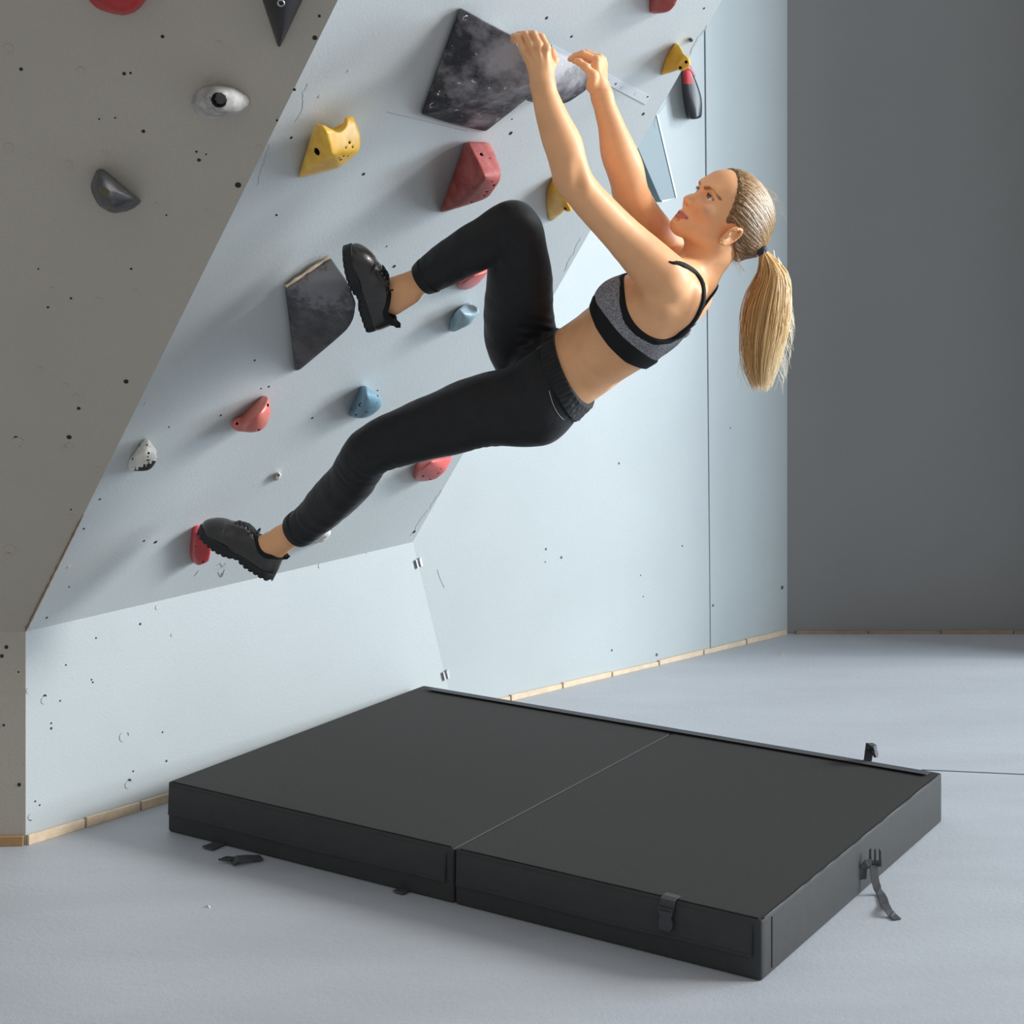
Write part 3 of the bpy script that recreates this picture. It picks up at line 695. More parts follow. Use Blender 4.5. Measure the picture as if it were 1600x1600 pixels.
# hinge cover in the fold
mb = MB(); mb.prism([mp_(sH-.0065, .012, TH*.6), mp_(sH+.0065, .012, TH*.6), mp_(sH+.0065, .988, TH*.6), mp_(sH-.0065, .988, TH*.6)], (0, 0, TH*.4-.0035)); mb.build('hinge_fold', M['vinyl'], root)
def band(pts, w, nv, th=.0018):
    mb = MB(); pts = [np.asarray(p, float) for p in pts]; V = []; n = len(pts)
    for i, p in enumerate(pts):
        t_ = nrm(pts[min(i+1, n-1)]-pts[max(i-1, 0)]); N = np.asarray(nv[i] if isinstance(nv, list) else nv, float); b = nrm(np.cross(t_, N)); N = np.cross(b, t_)
        V += [p-b*w/2+N*th/2, p+b*w/2+N*th/2, p+b*w/2-N*th/2, p-b*w/2-N*th/2]
    F = [(i*4+j, i*4+(j+1) % 4, (i+1)*4+(j+1) % 4, (i+1)*4+j) for i in range(n-1) for j in range(4)]+[(3, 2, 1, 0), ((n-1)*4, (n-1)*4+1, (n-1)*4+2, (n-1)*4+3)]
    return mb.add(V, F)
def frac(px, py, z):
    p = fl(px, py, z); d = p*[1, 1, 0]-mL; return float(np.dot(d, ex)/LX), float(np.dot(d, ey)/LY)
def buckle(c, ux, uy, nz_, w, l, parent, male=False):
    mb = MB(); c = np.asarray(c)
    def q(x, y): return c+ux*x+uy*y
    if male:
        mb.prism([q(-w/2, 0), q(w/2, 0), q(w/2, l*.32), q(-w/2, l*.32)], nz_*.006)
        for s in (-1, 1): mb.prism([q(s*w*.30, l*.3), q(s*w*.48, l*.3), q(s*w*.46, l*.9), q(s*w*.30, l)][::s], nz_*.005)
        mb.prism([q(-w*.08, l*.3), q(w*.08, l*.3), q(w*.06, l*.95), q(-w*.06, l*.95)], nz_*.005)
        mb.prism([q(-w*.38, l*.06), q(w*.38, l*.06), q(w*.38, l*.2), q(-w*.38, l*.2)], nz_*.0066, 1)
    else:
        mb.prism([q(-w/2, 0), q(w/2, 0), q(w*.46, l*.25), q(w*.36, l*.4), q(w*.46, l*.6), q(w*.46, l*.8), q(w*.3, l), q(-w*.3, l), q(-w*.46, l*.8), q(-w*.46, l*.6), q(-w*.36, l*.4), q(-w*.46, l*.25)], nz_*.008)
        mb.prism([q(-w*.4, l*.05), q(w*.4, l*.05), q(w*.4, l*.14), q(-w*.4, l*.14)], nz_*.0086, 1)
    return mb.build('buckle', [M['buckle'], M['piping']], parent, None, bevel=.0008)
# front strap with female buckle
s, _ = frac(1040, 1409, TH); s_ = s
b0 = mp_(s_, 0, TH)
st = band([mp_(s_, .02, TH+.003), mp_(s_, .004, TH+.004), b0-ey*.006+UPZ*.001, b0-ey*.008-UPZ*.012, b0-ey*.0085-UPZ*.022], .034, [UPZ, UPZ, nrm(UPZ-ey), -ey, -ey]).build('strap', M['web'], root)
buckle(b0-ey*.0085-UPZ*.014, ex, -UPZ, -ey, .036, .048, st)
# far strap standing up at the back edge
s, q_ = frac(1353, 1185, TH); b1 = mp_(s, .985, TH)
st = band([b1+UPZ*.004-ey*.02, b1+UPZ*.006, b1+UPZ*.03+ex*.002+ey*.004, b1+UPZ*.046+ex*.004, b1+UPZ*.05+ex*.012, b1+UPZ*.044+ex*.02], .022, [UPZ, nrm(UPZ-ey), nrm(-ey+.2*ex), nrm(-ey+UPZ*.4), UPZ, nrm(ex+UPZ)]).build('strap', M['web'], root)
buckle(b1+UPZ*.05+ex*.014-ey*.006, ey, nrm(-UPZ+ex*.25), nrm(ex), .022, .03, st)
# right side strap with male buckle, tail touching the floor
s, q_ = frac(1366, 1300, TH); b2 = mp_(1, q_, TH)
def rs(px, py, off): return hit(px, py, b2+ex*off, ex)
st = band([rs(1347, 1374, .002), rs(1348, 1358, .004), rs(1354, 1350, .012), rs(1362, 1349, .02)], .022, [nrm(ex-ey*.8)]*4).build('strap', M['web'], root)
c2 = rs(1367, 1353, .024)
buckle(c2, nrm(ex*.8+ey*.55), UPZ, nrm(ex*.55-ey*.8), .03, .042, st, True)
tail_ = lambda s: np.column_stack([s[:, :2], np.maximum(s[:, 2], .0025)])
tail = [rs(1365, 1352, .024), rs(1366, 1366, .026), rs(1370, 1385, .032), rs(1378, 1403, .045), fl(1387, 1421, .012), fl(1396, 1431, .004), fl(1402, 1437, .002)]
band(tail_(spline(tail, 18)), .020, [np.cross([.93, .36, 0], nrm(a-b)) for a, b in zip(*(lambda s: (np.vstack([s[1:], 2*s[-1:]-s[-2:-1]]), s))(tail_(spline(tail, 18))))]).build('strap_tail', M['web'], st)
# webbing loops under the left front edge
s, q_ = frac(330, 1250, TH)
for (px, py, w, l) in ((331, 1323, .034, .016), (626, 1393, .03, .010)):
    c = fl(px, py, .004); mb = band([c+ey*.03, c+ey*.01, c-ey*.002, c-ey*l+UPZ*.002], w, UPZ, .004); mb.build('strap', M['web'], root)
c = fl(372, 1346, .006)
st = band([c+ey*.05+ex*.03, c+ey*.02+ex*.012+UPZ*.006, c+UPZ*.008, c-ey*.012-ex*.008-UPZ*.002], .03, UPZ, .003).build('strap', M['web'], root)
buckle(c-ex*.012+UPZ*.0, nrm(ey+.2*ex), nrm(-ex-.3*ey), UPZ, .028, .034, st, True)
# ================================================================== the climber
def P3(px, py, Y): return pw(px, py, Y)
def ch(rows, dr=0.0, k=.012, **kw):
    q = np.array([list(pw(x, y, Y))+[rp(r, Y)+dr] for x, y, Y, r in rows])
    if len(rows) > 5: q = spline(q, 3*len(rows)-2)
    return chain([(v[:3], v[3]) for v in q], k, **kw)
LAT = nrm([-.20, -.98, 0]); Ci = np.array([1, 0, 0])
ROOTP = pw(850, 610, 4.15)
person = empty('person', ROOTP, 'woman hanging from the overhang in a grey sports bra, black joggers and black shoes', 'person')
# ---- torso
TOR = [(862, 598, 4.13, 61, .160), (905, 567, 4.11, 58, .130), (935, 547, 4.08, 58, .122), (962, 528, 4.05, 60, .126), (990, 506, 4.02, 64, .134), (1020, 482, 4.0, 63, .140), (1050, 460, 3.99, 52, .132), (1070, 442, 3.98, 36, .105)]
torso = []
for a, b in zip(TOR[:-1], TOR[1:]):
    pa, pb = pw(*a[:3]), pw(*b[:3]); ra, rb = rp(a[3], a[2]), rp(b[3], b[2])
    torso.append(cone(pa, pb, ra, rb, .02, lat=LAT, q=(a[4]/ra+b[4]/rb)/2))
NEAR = LAT
cc_ = pw(972, 470, 4.02)
for s in (1, -1): torso.append(sph(cc_+LAT*.062*s, rp(34, 4), .03))
# shoulder girdle
shL, shR = pw(1043, 436, 3.86), pw(1049, 400, 4.12)
torso += [cone(pw(1088, 425, 3.98), shL, .034, .046, .03), cone(pw(1086, 421, 4.0), shR, .032, .038, .025),
          sph(shL, .047, .02), sph(shR, .040, .015)]
# shoulder blades and the muscle under the near arm
torso += [ell(pw(1062, 480, 3.875), [nrm(pw(1092, 455, 3.9)-pw(1040, 505, 3.9)), LAT, np.cross(LAT, nrm(pw(1092, 455, 3.9)-pw(1040, 505, 3.9)))], (.062, .030, .044), .03),
          cone(pw(1036, 455, 3.845), pw(1020, 512, 3.90), .040, .034, .03),
          ell(pw(1080, 470, 4.06), [nrm(pw(1092, 455, 3.9)-pw(1040, 505, 3.9)), LAT, np.cross(LAT, nrm(pw(1092, 455, 3.9)-pw(1040, 505, 3.9)))], (.055, .028, .040), .03),
          cone(pw(1050, 420, 4.10), pw(1030, 480, 4.08), .036, .036, .03)]
# spine furrow, navel
torso += [cone(pw(1008, 452, 3.80), pw(1062, 478, 3.80), .010, .012, .035, '-'), cone(pw(1092, 452, 3.90), pw(1066, 512, 3.90), .016, .014, .03)]
torso += [cone(pw(1108, 500, 3.97), pw(975, 606, 4.06), .018, .016, .03, '-')]
nav = [cone(pw(878, 514, 4.05), pw(882, 518, 4.05), .005, .004, .008, '-')]
# ---- arms
armL = [(1040, 440, 3.86, 37), (1012, 408, 3.845, 35), (968, 363, 3.82, 29.5), (932, 325, 3.79, 27.5), (905, 294, 3.77, 26), (893, 274, 3.765, 27), (882, 232, 3.76, 27.5), (874, 212, 3.755, 26), (864, 187, 3.75, 22.5), (856, 163, 3.75, 19.5), (849, 138, 3.75, 16.2), (847, 126, 3.75, 15)]
armR = [(1051, 398, 4.12, 29), (1029, 367, 4.08, 27), (1006, 336, 4.01, 25.5), (986, 299, 3.935, 25.5), (977, 265, 3.905, 27), (966, 236, 3.885, 26), (955, 197, 3.88, 18.5), (947, 173, 3.88, 15.5), (942, 155, 3.88, 13.2), (940, 146, 3.88, 13)]
arms = ch(armL, 0, .010)+ch(armR, 0, .010)
# elbow point, crease
arms += [sph(pw(884, 283, 3.765), .017, .02), sph(pw(970, 303, 3.935), .014, .02)]
arms += [cone(pw(908, 262, 3.715), pw(903, 292, 3.722), .004, .004, .03, '-')]
# deltoid
arms += [cone(pw(1038, 428, 3.835), pw(985, 382, 3.83), .040, .022, .03)]
# ---- hands
def hand(wr, palm, fingers, thumb, flat, q):
    pr = []
    for a, b, ra, rb in palm: pr.append(cone(pw(*a), pw(*b), rp(ra, a[2]), rp(rb, b[2]), .012, lat=flat, q=q))
    for f in fingers: pr += ch(f, 0, .004)
    pr += ch(thumb, 0, .005)
    return pr
fL = [[(818, 77, 3.752, 6.6), (810, 58, 3.757, 6.2), (803, 56, 3.79, 5.4), (803, 64, 3.825, 5.0)],
      [(830, 71, 3.748, 7.0), (821, 53.5, 3.752, 6.5), (810, 54, 3.79, 6.0), (807, 62, 3.825, 5.4)],
      [(842, 70, 3.747, 7.2), (834, 53, 3.752, 6.7), (822, 53, 3.79, 6.1), (818, 62, 3.83, 5.5)],
      [(854, 74, 3.750, 7.0), (846, 57.5, 3.756, 6.4), (834, 57, 3.79, 5.8), (830, 65, 3.825, 5.3)]]
hL = []
for f, w_ in zip(fL, ((838, 112), (843, 114), (848, 114), (853, 113))):
    hL.append(cone(pw(w_[0], w_[1], 3.757), pw(f[0][0], f[0][1], f[0][2]+.006), rp(9.5, 3.75), rp(7.2, 3.75), .012))
hL.append(cone(pw(847, 128, 3.752), pw(846, 108, 3.757), rp(15, 3.75), rp(15, 3.75), .02))
for f, w_ in zip(fL, ((838, 112), (843, 114), (848, 114), (853, 113))):
    hL += ch([(x, y, Y, r*.90) for x, y, Y, r in f], 0, .0012)
    hL.append(sph(pw(f[0][0], f[0][1], f[0][2]-.002), rp(6.4, 3.75), .004))
    hL.append(cone(pw(f[0][0], f[0][1]+4, f[0][2]-.007), pw(w_[0], w_[1]-2, 3.742), .0024, .0018, .009))
hL += ch([(856, 112, 3.765, 9), (865, 94, 3.775, 7.5), (862, 82, 3.80, 6.2), (853, 76, 3.825, 5.2)], 0, .006)
fR = [[(931, 93, 3.872, 6.4), (911, 83.5, 3.868, 5.9), (899, 87, 3.874, 5.2), (891, 92.5, 3.884, 4.6)],
      [(936, 91, 3.893, 6.6), (917, 83, 3.895, 6.1), (905, 88, 3.905, 5.4), (897, 95, 3.915, 4.8)],
      [(940, 94, 3.913, 6.4), (922, 86, 3.918, 5.9), (910, 91, 3.93, 5.3), (903, 97, 3.935, 4.7)],
      [(942, 100, 3.932, 5.9), (927, 93, 3.94, 5.4), (916, 96, 3.948, 4.9), (909, 101, 3.952, 4.4)]]
hR = []
for f, w_ in zip(fR, ((932, 135, 3.872), (936, 136, 3.885), (939, 136, 3.898), (940, 137, 3.91))):
    hR.append(cone(pw(*w_), pw(f[0][0], f[0][1], f[0][2]), rp(9, 3.88), rp(7.6, 3.88), .012))
hR.append(cone(pw(940, 150, 3.88), pw(936, 128, 3.88), rp(12.5, 3.88), rp(12, 3.88), .02))
for f in fR:
    hR += ch([(x, y, Y, r*.95) for x, y, Y, r in f], 0, .0012); hR.append(sph(pw(f[0][0]+1, f[0][1], f[0][2]), rp(6.4, 3.88), .004))
hR += ch([(925, 136, 3.866, 9.5), (926, 117, 3.852, 7.6), (915, 104.5, 3.850, 5.8), (905, 97, 3.853, 5.2), (900, 95, 3.857, 4.4)], 0, .007)
# ---- head
th = math.radians(23)
f0 = nrm([-.78, 0, .62]); u0 = nrm([.62, 0, .78]); cm = np.array([0, -1., 0])
HF = math.cos(th)*f0+math.sin(th)*cm; HS = math.cos(th)*cm-math.sin(th)*f0; HU = u0
HO = pw(1130, 345, 3.985)
def hd(f, u, s=0.0): return HO+HF*f+HU*u+HS*s
HAX = [HF, HU, HS]
skull = [ell(hd(-.012, .030), HAX, (.092, .080, .073), .02), ell(hd(.022, .045), HAX, (.064, .062, .062), .03)]
head = list(skull)
head += [ell(hd(.034, -.018), HAX, (.057, .070, .058), .025),
         cone(hd(.012, -.050, .048), hd(.078, -.074, .012), .017, .015, .02), cone(hd(.012, -.050, -.048), hd(.078, -.074, -.012), .017, .015, .02),
         ell(hd(.076, -.073), HAX, (.020, .016, .020), .015),
         ell(hd(.070, -.050), HAX, (.026, .026, .030), .02),
         ell(hd(.066, -.012, .036), HAX, (.026, .020, .022), .02), ell(hd(.066, -.012, -.036), HAX, (.026, .020, .022), .02),
         cone(hd(.080, .034, .030), hd(.080, .034, -.030), .0135, .0135, .018),
         ell(hd(.056, .055), HAX, (.030, .034, .048), .025)]
NHEAD = len(head)
for s in (1, -1):
    head.append(ell(hd(.094, .017, .030*s), HAX, (.016, .011, .017), .014, '-'))
# nose
head += [cone(hd(.080, .022), hd(.1015, -.012), .0085, .0085, .010), sph(hd(.1055, -.0165), .0088, .008),
         sph(hd(.0955, -.0185, .0095), .0070, .006), sph(hd(.0955, -.0185, -.0095), .0070, .006),
         cone(hd(.092, -.022), hd(.088, -.040), .0075, .006, .01)]
for s in (1, -1): head.append(cone(hd(.1005, -.0262, .0055*s), hd(.096, -.020, .006*s), .0026, .002, .003, '-'))
# mouth
head += [ell(hd(.0905, -.0460), HAX, (.0095, .0058, .019), .006), ell(hd(.0890, -.0565), HAX, (.0095, .0060, .0165), .006),
         cone(hd(.1015, -.0508, 0), hd(.088, -.0500, .0235), .0016, .0012, .003, '-'), cone(hd(.1015, -.0508, 0), hd(.088, -.0500, -.0235), .0016, .0012, .003, '-'),
         cone(hd(.096, -.0655, -.010), hd(.096, -.0655, .010), .003, .003, .008, '-')]
# eyelids: a thin shell round each eyeball, opened by an almond
EYER = .0122
eyes = []
for s in (1, -1):
    ec = hd(.0715, .016, .0305*s); eyes.append(ec)
    head.append(sph(ec, EYER+.0016, .004))
    g = nrm(HF*1.0+HU*.10+HS*.12*s)
    for q in np.linspace(-1, 1, 9):
        c = ec+g*.013*math.cos(q*.62)+HS*s*.0118*q+HU*(.0004-.0015*q*s*0)
        head.append(sph(c, .0052*(1-q*q)**.5+.0012, .0015, '-'))
    head.append(sph(ec, EYER-.0008, .0005, '-'))
    head.append(cone(ec+HF*.012+HU*.0075-HS*s*.009, ec+HF*.008+HU*.0085+HS*s*.011, .0016, .0014, .004))
# ears
for s in (1, -1):
    e0 = hd(.006, -.021, .0705*s)
    eu = nrm(HU*.93-HF*.36); ef = nrm(HF*.93+HU*.36); eo = nrm(HS*s*.9-HF*.42)
    ef2 = nrm(np.cross(eo, eu)*s)
    head.append(ell(e0+eo*.004, [ef2, eu, eo], (.016, .029, .007), .006))
    rim = [e0+eo*.010+eu*(.026*math.sin(a))+ef2*(.0145*math.cos(a)) for a in np.linspace(math.radians(20), math.radians(255), 12)]
    head += [cone(p, q, .0036, .0034, .003) for p, q in zip(rim[:-1], rim[1:])]
    head.append(ell(e0+eo*.012+eu*.004+ef2*.001, [ef2, eu, eo], (.0095, .018, .0065), .004, '-'))
    head.append(cone(e0+eo*.010+ef2*.011-eu*.004, e0+eo*.010+ef2*.009-eu*.010, .0036, .0036, .004))
    head.append(ell(e0+eo*.008-eu*.024+ef2*.004, [ef2, eu, eo], (.0075, .008, .005), .005))
lobe = hd(-.004, -.022, .071)
# neck
neck = [cone(pw(1090, 428, 3.985), pw(1112, 388, 3.985), rp(34, 3.985), rp(33, 3.985), .025), cone(pw(1112, 388, 3.985), hd(-.020, -.028), rp(33, 3.985), .047, .025),
        cone(pw(1082, 425, 3.93), hd(-.018, -.045, .052), .011, .010, .02), cone(pw(1075, 410, 3.99), pw(1088, 388, 3.985), .017, .015, .025)]
# ---- legs (joints); trousers are these plus cloth
legL = [(838, 630, 4.07, 61), (757, 641, 4.08, 55), (690, 663, 4.09, 49), (628, 683, 4.11, 42), (577, 706, 4.13, 37), (551, 747, 4.19, 35), (521, 779, 4.26, 34), (483, 816, 4.33, 27), (461, 830, 4.36, 24.5)]
legR = [(832, 575, 4.23, 52), (812, 520, 4.18, 54), (812, 440, 4.09, 50), (810, 385, 4.03, 42), (803, 353, 4.00, 37), (784, 362, 4.01, 36), (744, 386, 4.03, 35.5), (706, 408, 4.06, 32.5), (661, 436, 4.09, 25)]
def pelvis(dr):
    return [ell(pw(868, 594, 4.14), [nrm(pw(900, 570, 4.14)-pw(868, 594, 4.14)), LAT, np.cross(LAT, nrm(pw(900, 570, 4.14)-pw(868, 594, 4.14)))], (.085, .158, .090), .03, infl=dr),
        sph(pw(832, 634, 4.07), rp(60, 4.07)+dr, .03), sph(pw(836, 624, 4.22), rp(58, 4.2)+dr, .03)]
pelv = pelvis(0); pelvS = pelvis(-.016)
ankL = [(461, 830, 4.36, 21), (440, 843, 4.38, 20), (424, 853, 4.40, 20.5), (410, 862, 4.41, 22), (398, 868, 4.42, 21)]
ankR = [(661, 436, 4.09, 22), (640, 447, 4.10, 20), (624, 453, 4.10, 21), (610, 460, 4.10, 23), (596, 466, 4.10, 22)]
ank = ch(ankL, lat=[0, 1, 0], q=.78)+ch(ankR, lat=[0, 1, 0], q=.78)+[sph(pw(421, 853, 4.382), .012, .015), sph(pw(616, 452, 4.078), .012, .015), cone(pw(440, 856, 4.39), pw(424, 869, 4.405), .011, .010, .02), cone(pw(645, 466, 4.10), pw(618, 482, 4.10), .012, .014, .02)]
body_all = torso+ch(legL, -.015)+ch(legR, -.015)+pelvS+nav+ank+arms+neck+head+hL+hR
# regions: (lo, hi, cell size, prims); a region hides the part of the others inside it
def bb(pts, pad):
    p = np.array(pts); return p.min(0)-pad, p.max(0)+pad
hb = bb([hd(-.115, .13, .1), hd(-.115, -.03, -.1), hd(.125, .12, .0), hd(.125, -.105, .0), hd(0, -.1, .08), hd(0, -.06, -.09), hd(-.11, .05, 0)], .01)
hb = (np.array([hb[0][0], hb[0][1], HO[2]-.10]), hb[1])
hlb = bb([pw(788, 38, 3.74), pw(884, 137, 3.85)], .0); hlb = (hlb[0]-[0, .05, 0], hlb[1]+[0, .03, 0])
hrb = bb([pw(880, 70, 3.84), pw(955, 146, 3.97)], .0); hrb = (hrb[0]-[0, .03, 0], hrb[1]+[0, .03, 0])
regs = [(hb, .0017, torso+neck+arms+head), (hlb, .0013, arms+hL), (hrb, .0013, arms+hR),
        (bb([pw(815, 126, 3.75), pw(1135, 640, 4.3)], .0), .003, torso+ch(legL, -.015)+ch(legR, -.015)+pelvS+nav+arms+neck+head+hL+hR),
        (bb([pw(360, 330, 4.0), pw(900, 900, 4.45)], .0), .0035, torso+ch(legL, -.015)+ch(legR, -.015)+pelvS+nav+ank)]
regs[3][0][0][1] = 3.68; regs[3][0][1][1] = 4.36; regs[4][0][0][1] = 3.85; regs[4][0][1][1] = 4.52
regs[4][0][1][0] = regs[3][0][0][0]+.04
VV, FF, off = [], [], 0
for i, ((lo, hi), hh, pr) in enumerate(regs):
    F = Field(lo, hi, hh); F.add(pr); V, Q = F.extract()
    c = V[Q].mean(1); keep = np.ones(len(Q), bool)
    fn_ = np.cross(V[Q[:, 2]]-V[Q[:, 0]], V[Q[:, 3]]-V[Q[:, 1]]); vn = np.zeros_like(V)
    for k_ in range(4): np.add.at(vn, Q[:, k_], fn_)
    vn /= np.linalg.norm(vn, axis=1)[:, None]+1e-12
    for j in range(i):
        (l2, h2), g2_, _ = regs[j]; dep = np.minimum(V-l2, h2-V).min(1)
        V = V-vn*(np.clip((dep+g2_)/(2*g2_), 0, 1)*.00009)[:, None]
    for j in range(i):
        (l2, h2), g2_, _ = regs[j]
        keep &= ~((c > l2+g2_*1.6) & (c < h2-g2_*1.6)).all(1)
    Q = Q[keep]; used = np.unique(Q); rm = np.full(len(V), -1); rm[used] = np.arange(len(used))
    VV.append(V[used]); FF.append(rm[Q]+off); off += len(used)
VV = np.vstack(VV); FF = np.vstack(FF)
me = npmesh(VV, FF)
# colour of lips, brows, nails, lashes: what the skin itself carries
L3 = (VV-HO)@np.array(HAX).T
tint = np.zeros((len(VV), 4)); tint[:, 3] = 1
lc = np.maximum(1-polyd(L3*[1, 1, 1], [(.088, -.050, -.022), (.100, -.0475, -.010), (.104, -.0480, 0), (.100, -.0475, .010), (.088, -.050, .022)])/.0062, 0)
lc = np.maximum(lc, np.maximum(1-polyd(L3, [(.090, -.0535, -.018), (.100, -.0560, -.008), (.101, -.0565, 0), (.100, -.0560, .008), (.090, -.0535, .018)])/.0066, 0))
tint[:, 0] = np.clip(lc*3.0, 0, 1)
br = np.full(len(VV), 9.)
for s in (1, -1): br = np.minimum(br, polyd(L3*[.35, 1, 1], [(.35*a_, b__, c__) for a_, b__, c__ in [(.094, .0290, .012*s), (.091, .0345, .026*s), (.080, .0355, .040*s), (.066, .0290, .051*s)]])+.02*(L3[:, 0] < .03))
tint[:, 1] = np.clip((.0046-br)/.0022, 0, 1)*.8
ed = np.full(len(VV), 9.); E3 = [((e-HO)@np.array(HAX).T) for e in eyes]
for e, s in zip(E3, (1, -1)):
    ed = np.minimum(ed, polyd(L3, [(e[0]+.009, e[1]+.002, e[2]-.0135*s), (e[0]+.0135, e[1]+.0062, e[2]-.004*s), (e[0]+.012, e[1]+.0062, e[2]+.006*s), (e[0]+.006, e[1]+.0015, e[2]+.0148*s)]))
tint[:, 1] = np.maximum(tint[:, 1], np.clip((.0026-ed)/.0014, 0, 1))
ck = np.full(len(VV), 9.)
for s in (1, -1): ck = np.minimum(ck, np.linalg.norm((L3-[.075, -.018, .042*s])/[1, .8, 1], axis=1))
tint[:, 2] = np.clip(1-ck/.035, 0, 1)*.55
color_attr(me, 'tint', tint)
t = NT('skin'); t.set(Roughness=.46); b_ = t.b
at = t.n('ShaderNodeAttribute', attribute_name='tint'); sp = t.n('ShaderNodeSeparateColor'); t.l(at.outputs['Color'], sp.inputs[0])
sk = srgb(244, 182, 132)
skc = t.ramp(t.noise(18, 5), [(.3, scl(sk, .92)), (.7, scl(sk, 1.06))])
skc = t.mix(sp.outputs[2], skc, srgb(222, 142, 118)); skc = t.mix(sp.outputs[0], skc, srgb(204, 118, 106)); skc = t.mix(sp.outputs[1], skc, srgb(92, 62, 44))
t.col(skc); b_.inputs['Subsurface Weight'].default_value = .12; b_.inputs['Subsurface Radius'].default_value = (.012, .005, .003); b_.inputs['Subsurface Scale'].default_value = .6
b_.inputs['Specular IOR Level'].default_value = .4
t.bump(t.noise(520, 3), .06, .0008); M['skin'] = t.m
link('body', me, M['skin'], person)
bodybvh = BVHTree.FromPolygons([tuple(v) for v in VV], [tuple(f) for f in FF])
def castpx(px, py, bvh=bodybvh):
    d = Vector(ray(px, py)).normalized(); r = bvh.ray_cast(Vector(O), d, 20); return np.array(r[0]) if r[0] else None
# ---- eyes
M['white'] = plain('eye_white', srgb(226, 222, 216), .25, coat=.6, var=.02); M['iris'] = plain('eye_iris', srgb(104, 122, 128), .3, coat=.8, var=.2, vs=400); M['pupil'] = plain('eye_pupil', srgb(14, 14, 16), .2, coat=.8)
for e, s in zip(eyes, (1, -1)):
    bm = bmesh.new(); bmesh.ops.create_uvsphere(bm, u_segments=32, v_segments=40, radius=EYER)
    g = nrm(HF+HU*.16+HS*.02)
    R = Vector((0, 0, 1)).rotation_difference(Vector(g)).to_matrix().to_4x4()
    for f in bm.faces:
        a = math.acos(max(-1, min(1, f.calc_center_median().normalized().z))); f.material_index = 2 if a < .20 else 1 if a < .50 else 0; f.smooth = True
    bm.transform(Matrix.Translation(Vector(e))@R); me = bpy.data.meshes.new('m'); bm.to_mesh(me); bm.free()
    link('eye', me, [M['white'], M['iris'], M['pupil']], person, e)
# lashes
M['lash'] = plain('lash_dark', srgb(44, 32, 26), .6)
for e, s in zip(eyes, (1, -1)):
    mb = MB()
    for q in np.linspace(-.9, 1, 13):
        g = nrm(HF*math.cos(q*.75)+HS*s*math.sin(q*.75)); p = e+g*.0133+HU*(.0052*(1-q*q*.8)+.0006)
        mb.tube([p, p+g*.003+HU*.0012, p+g*.0055+HU*.0042+HS*s*.0015*q], [.00045, .00035, .00015], 4)
    mb.build('eyelashes', M['lash'], person)
# ear stud
p = castpx(1125, 379)
if p is not None:
    mb = MB(); bm = bmesh.new(); bmesh.ops.create_icosphere(bm, subdivisions=2, radius=.0028, matrix=Matrix.Translation(Vector(p))); me = bpy.data.meshes.new('m'); bm.to_mesh(me); bm.free()
    link('earring', me, plain('gold', srgb(212, 170, 90), .25, 1.0), person, p, 180)
# ================================================================== clothes
def pxof(P):
    r = P-O; return np.stack([CXP+FPX*r[..., 0]/r[..., 1], HOR-FPX*r[..., 2]/r[..., 1]], -1)
CMID = pw(1000, 500, 4.01)
def polysd(Q, poly):
    d = np.full(Q.shape[:-1], 1e9, np.float32); ins = np.zeros(Q.shape[:-1], bool); n = len(poly)
    for i in range(n):
        a = np.array(poly[i], np.float32); b = np.array(poly[(i+1) % n], np.float32); e = b-a; w_ = Q-a
        h = np.clip((w_@e)/max(e@e, 1e-9), 0, 1); d = np.minimum(d, np.linalg.norm(w_-h[..., None]*e, axis=-1))
        c = ((a[1] <= Q[..., 1]) & (b[1] > Q[..., 1])) | ((b[1] <= Q[..., 1]) & (a[1] > Q[..., 1]))
        if abs(e[1]) > 1e-9: ins ^= c & (Q[..., 0] < a[0]+(Q[..., 1]-a[1])*e[0]/e[1])
    return np.where(ins, -d, d)
def flank(P):
    """slide points along the torso's lateral axis onto the near flank: the garment pattern is the same on both sides"""
    d = (P-CMID)@LAT; return P-LAT*d[..., None]+LAT*.12
def garment(lo, hi, h, prims, infl, poly=None, extra=None):
    F = Field(lo, hi, h); F.add(prims); F.v -= infl
    if poly is not None:
        X, Y, Z = np.meshgrid(*F.ax, indexing='ij'); Pt = np.stack([X, Y, Z], -1)
        near = np.abs(F.v) < .02; q = np.full(F.v.shape, .02, np.float32)
        q[near] = polysd(pxof(flank(Pt[near])), poly)*np.float32(rp(1, 3.95))
        F.v = np.where(near, smax(F.v, q, .003), F.v)
    return F
upper = torso+neck+arms
lo_, hi_ = bb([pw(900, 395, 3.8), pw(1125, 600, 4.25)], 0); lo_[1] = 3.78; hi_[1] = 4.24
loop = [(968, 424), (974, 448), (974, 470), (981, 496), (990, 509), (1000, 519), (1024, 533), (1045, 533), (1064, 522), (1074, 514)]
brap = [(968, 424)]+loop[1:]+[(1078, 512), (1074, 535), (1017, 569), (1002, 553), (975, 527), (950, 500), (931, 477), (915, 470), (920, 430), (945, 405)]
F = garment(lo_, hi_, .0024, torso+neck, .0045, brap); V, Q = F.extract()
pxV = pxof(flank(V)); ld = np.full(len(V), 99.)
for a, b in zip(loop[:-1], loop[1:]):
    a = np.array(a); b = np.array(b); e = b-a; h_ = np.clip(((pxV-a)@e)/(e@e), 0, 1); ld = np.minimum(ld, np.linalg.norm(pxV-a-h_[:, None]*e, axis=1))
mi = (ld[Q].mean(1) < 5.5).astype(np.int32)
t = NT('heather_knit'); t.set(Roughness=.85)
mp2 = t.n('ShaderNodeMapping'); mp2.inputs['Scale'].default_value = (1, 1, 2.6); mp2.inputs['Rotation'].default_value = (0, math.radians(-42), 0); t.l(t.co, mp2.inputs['Vector'])
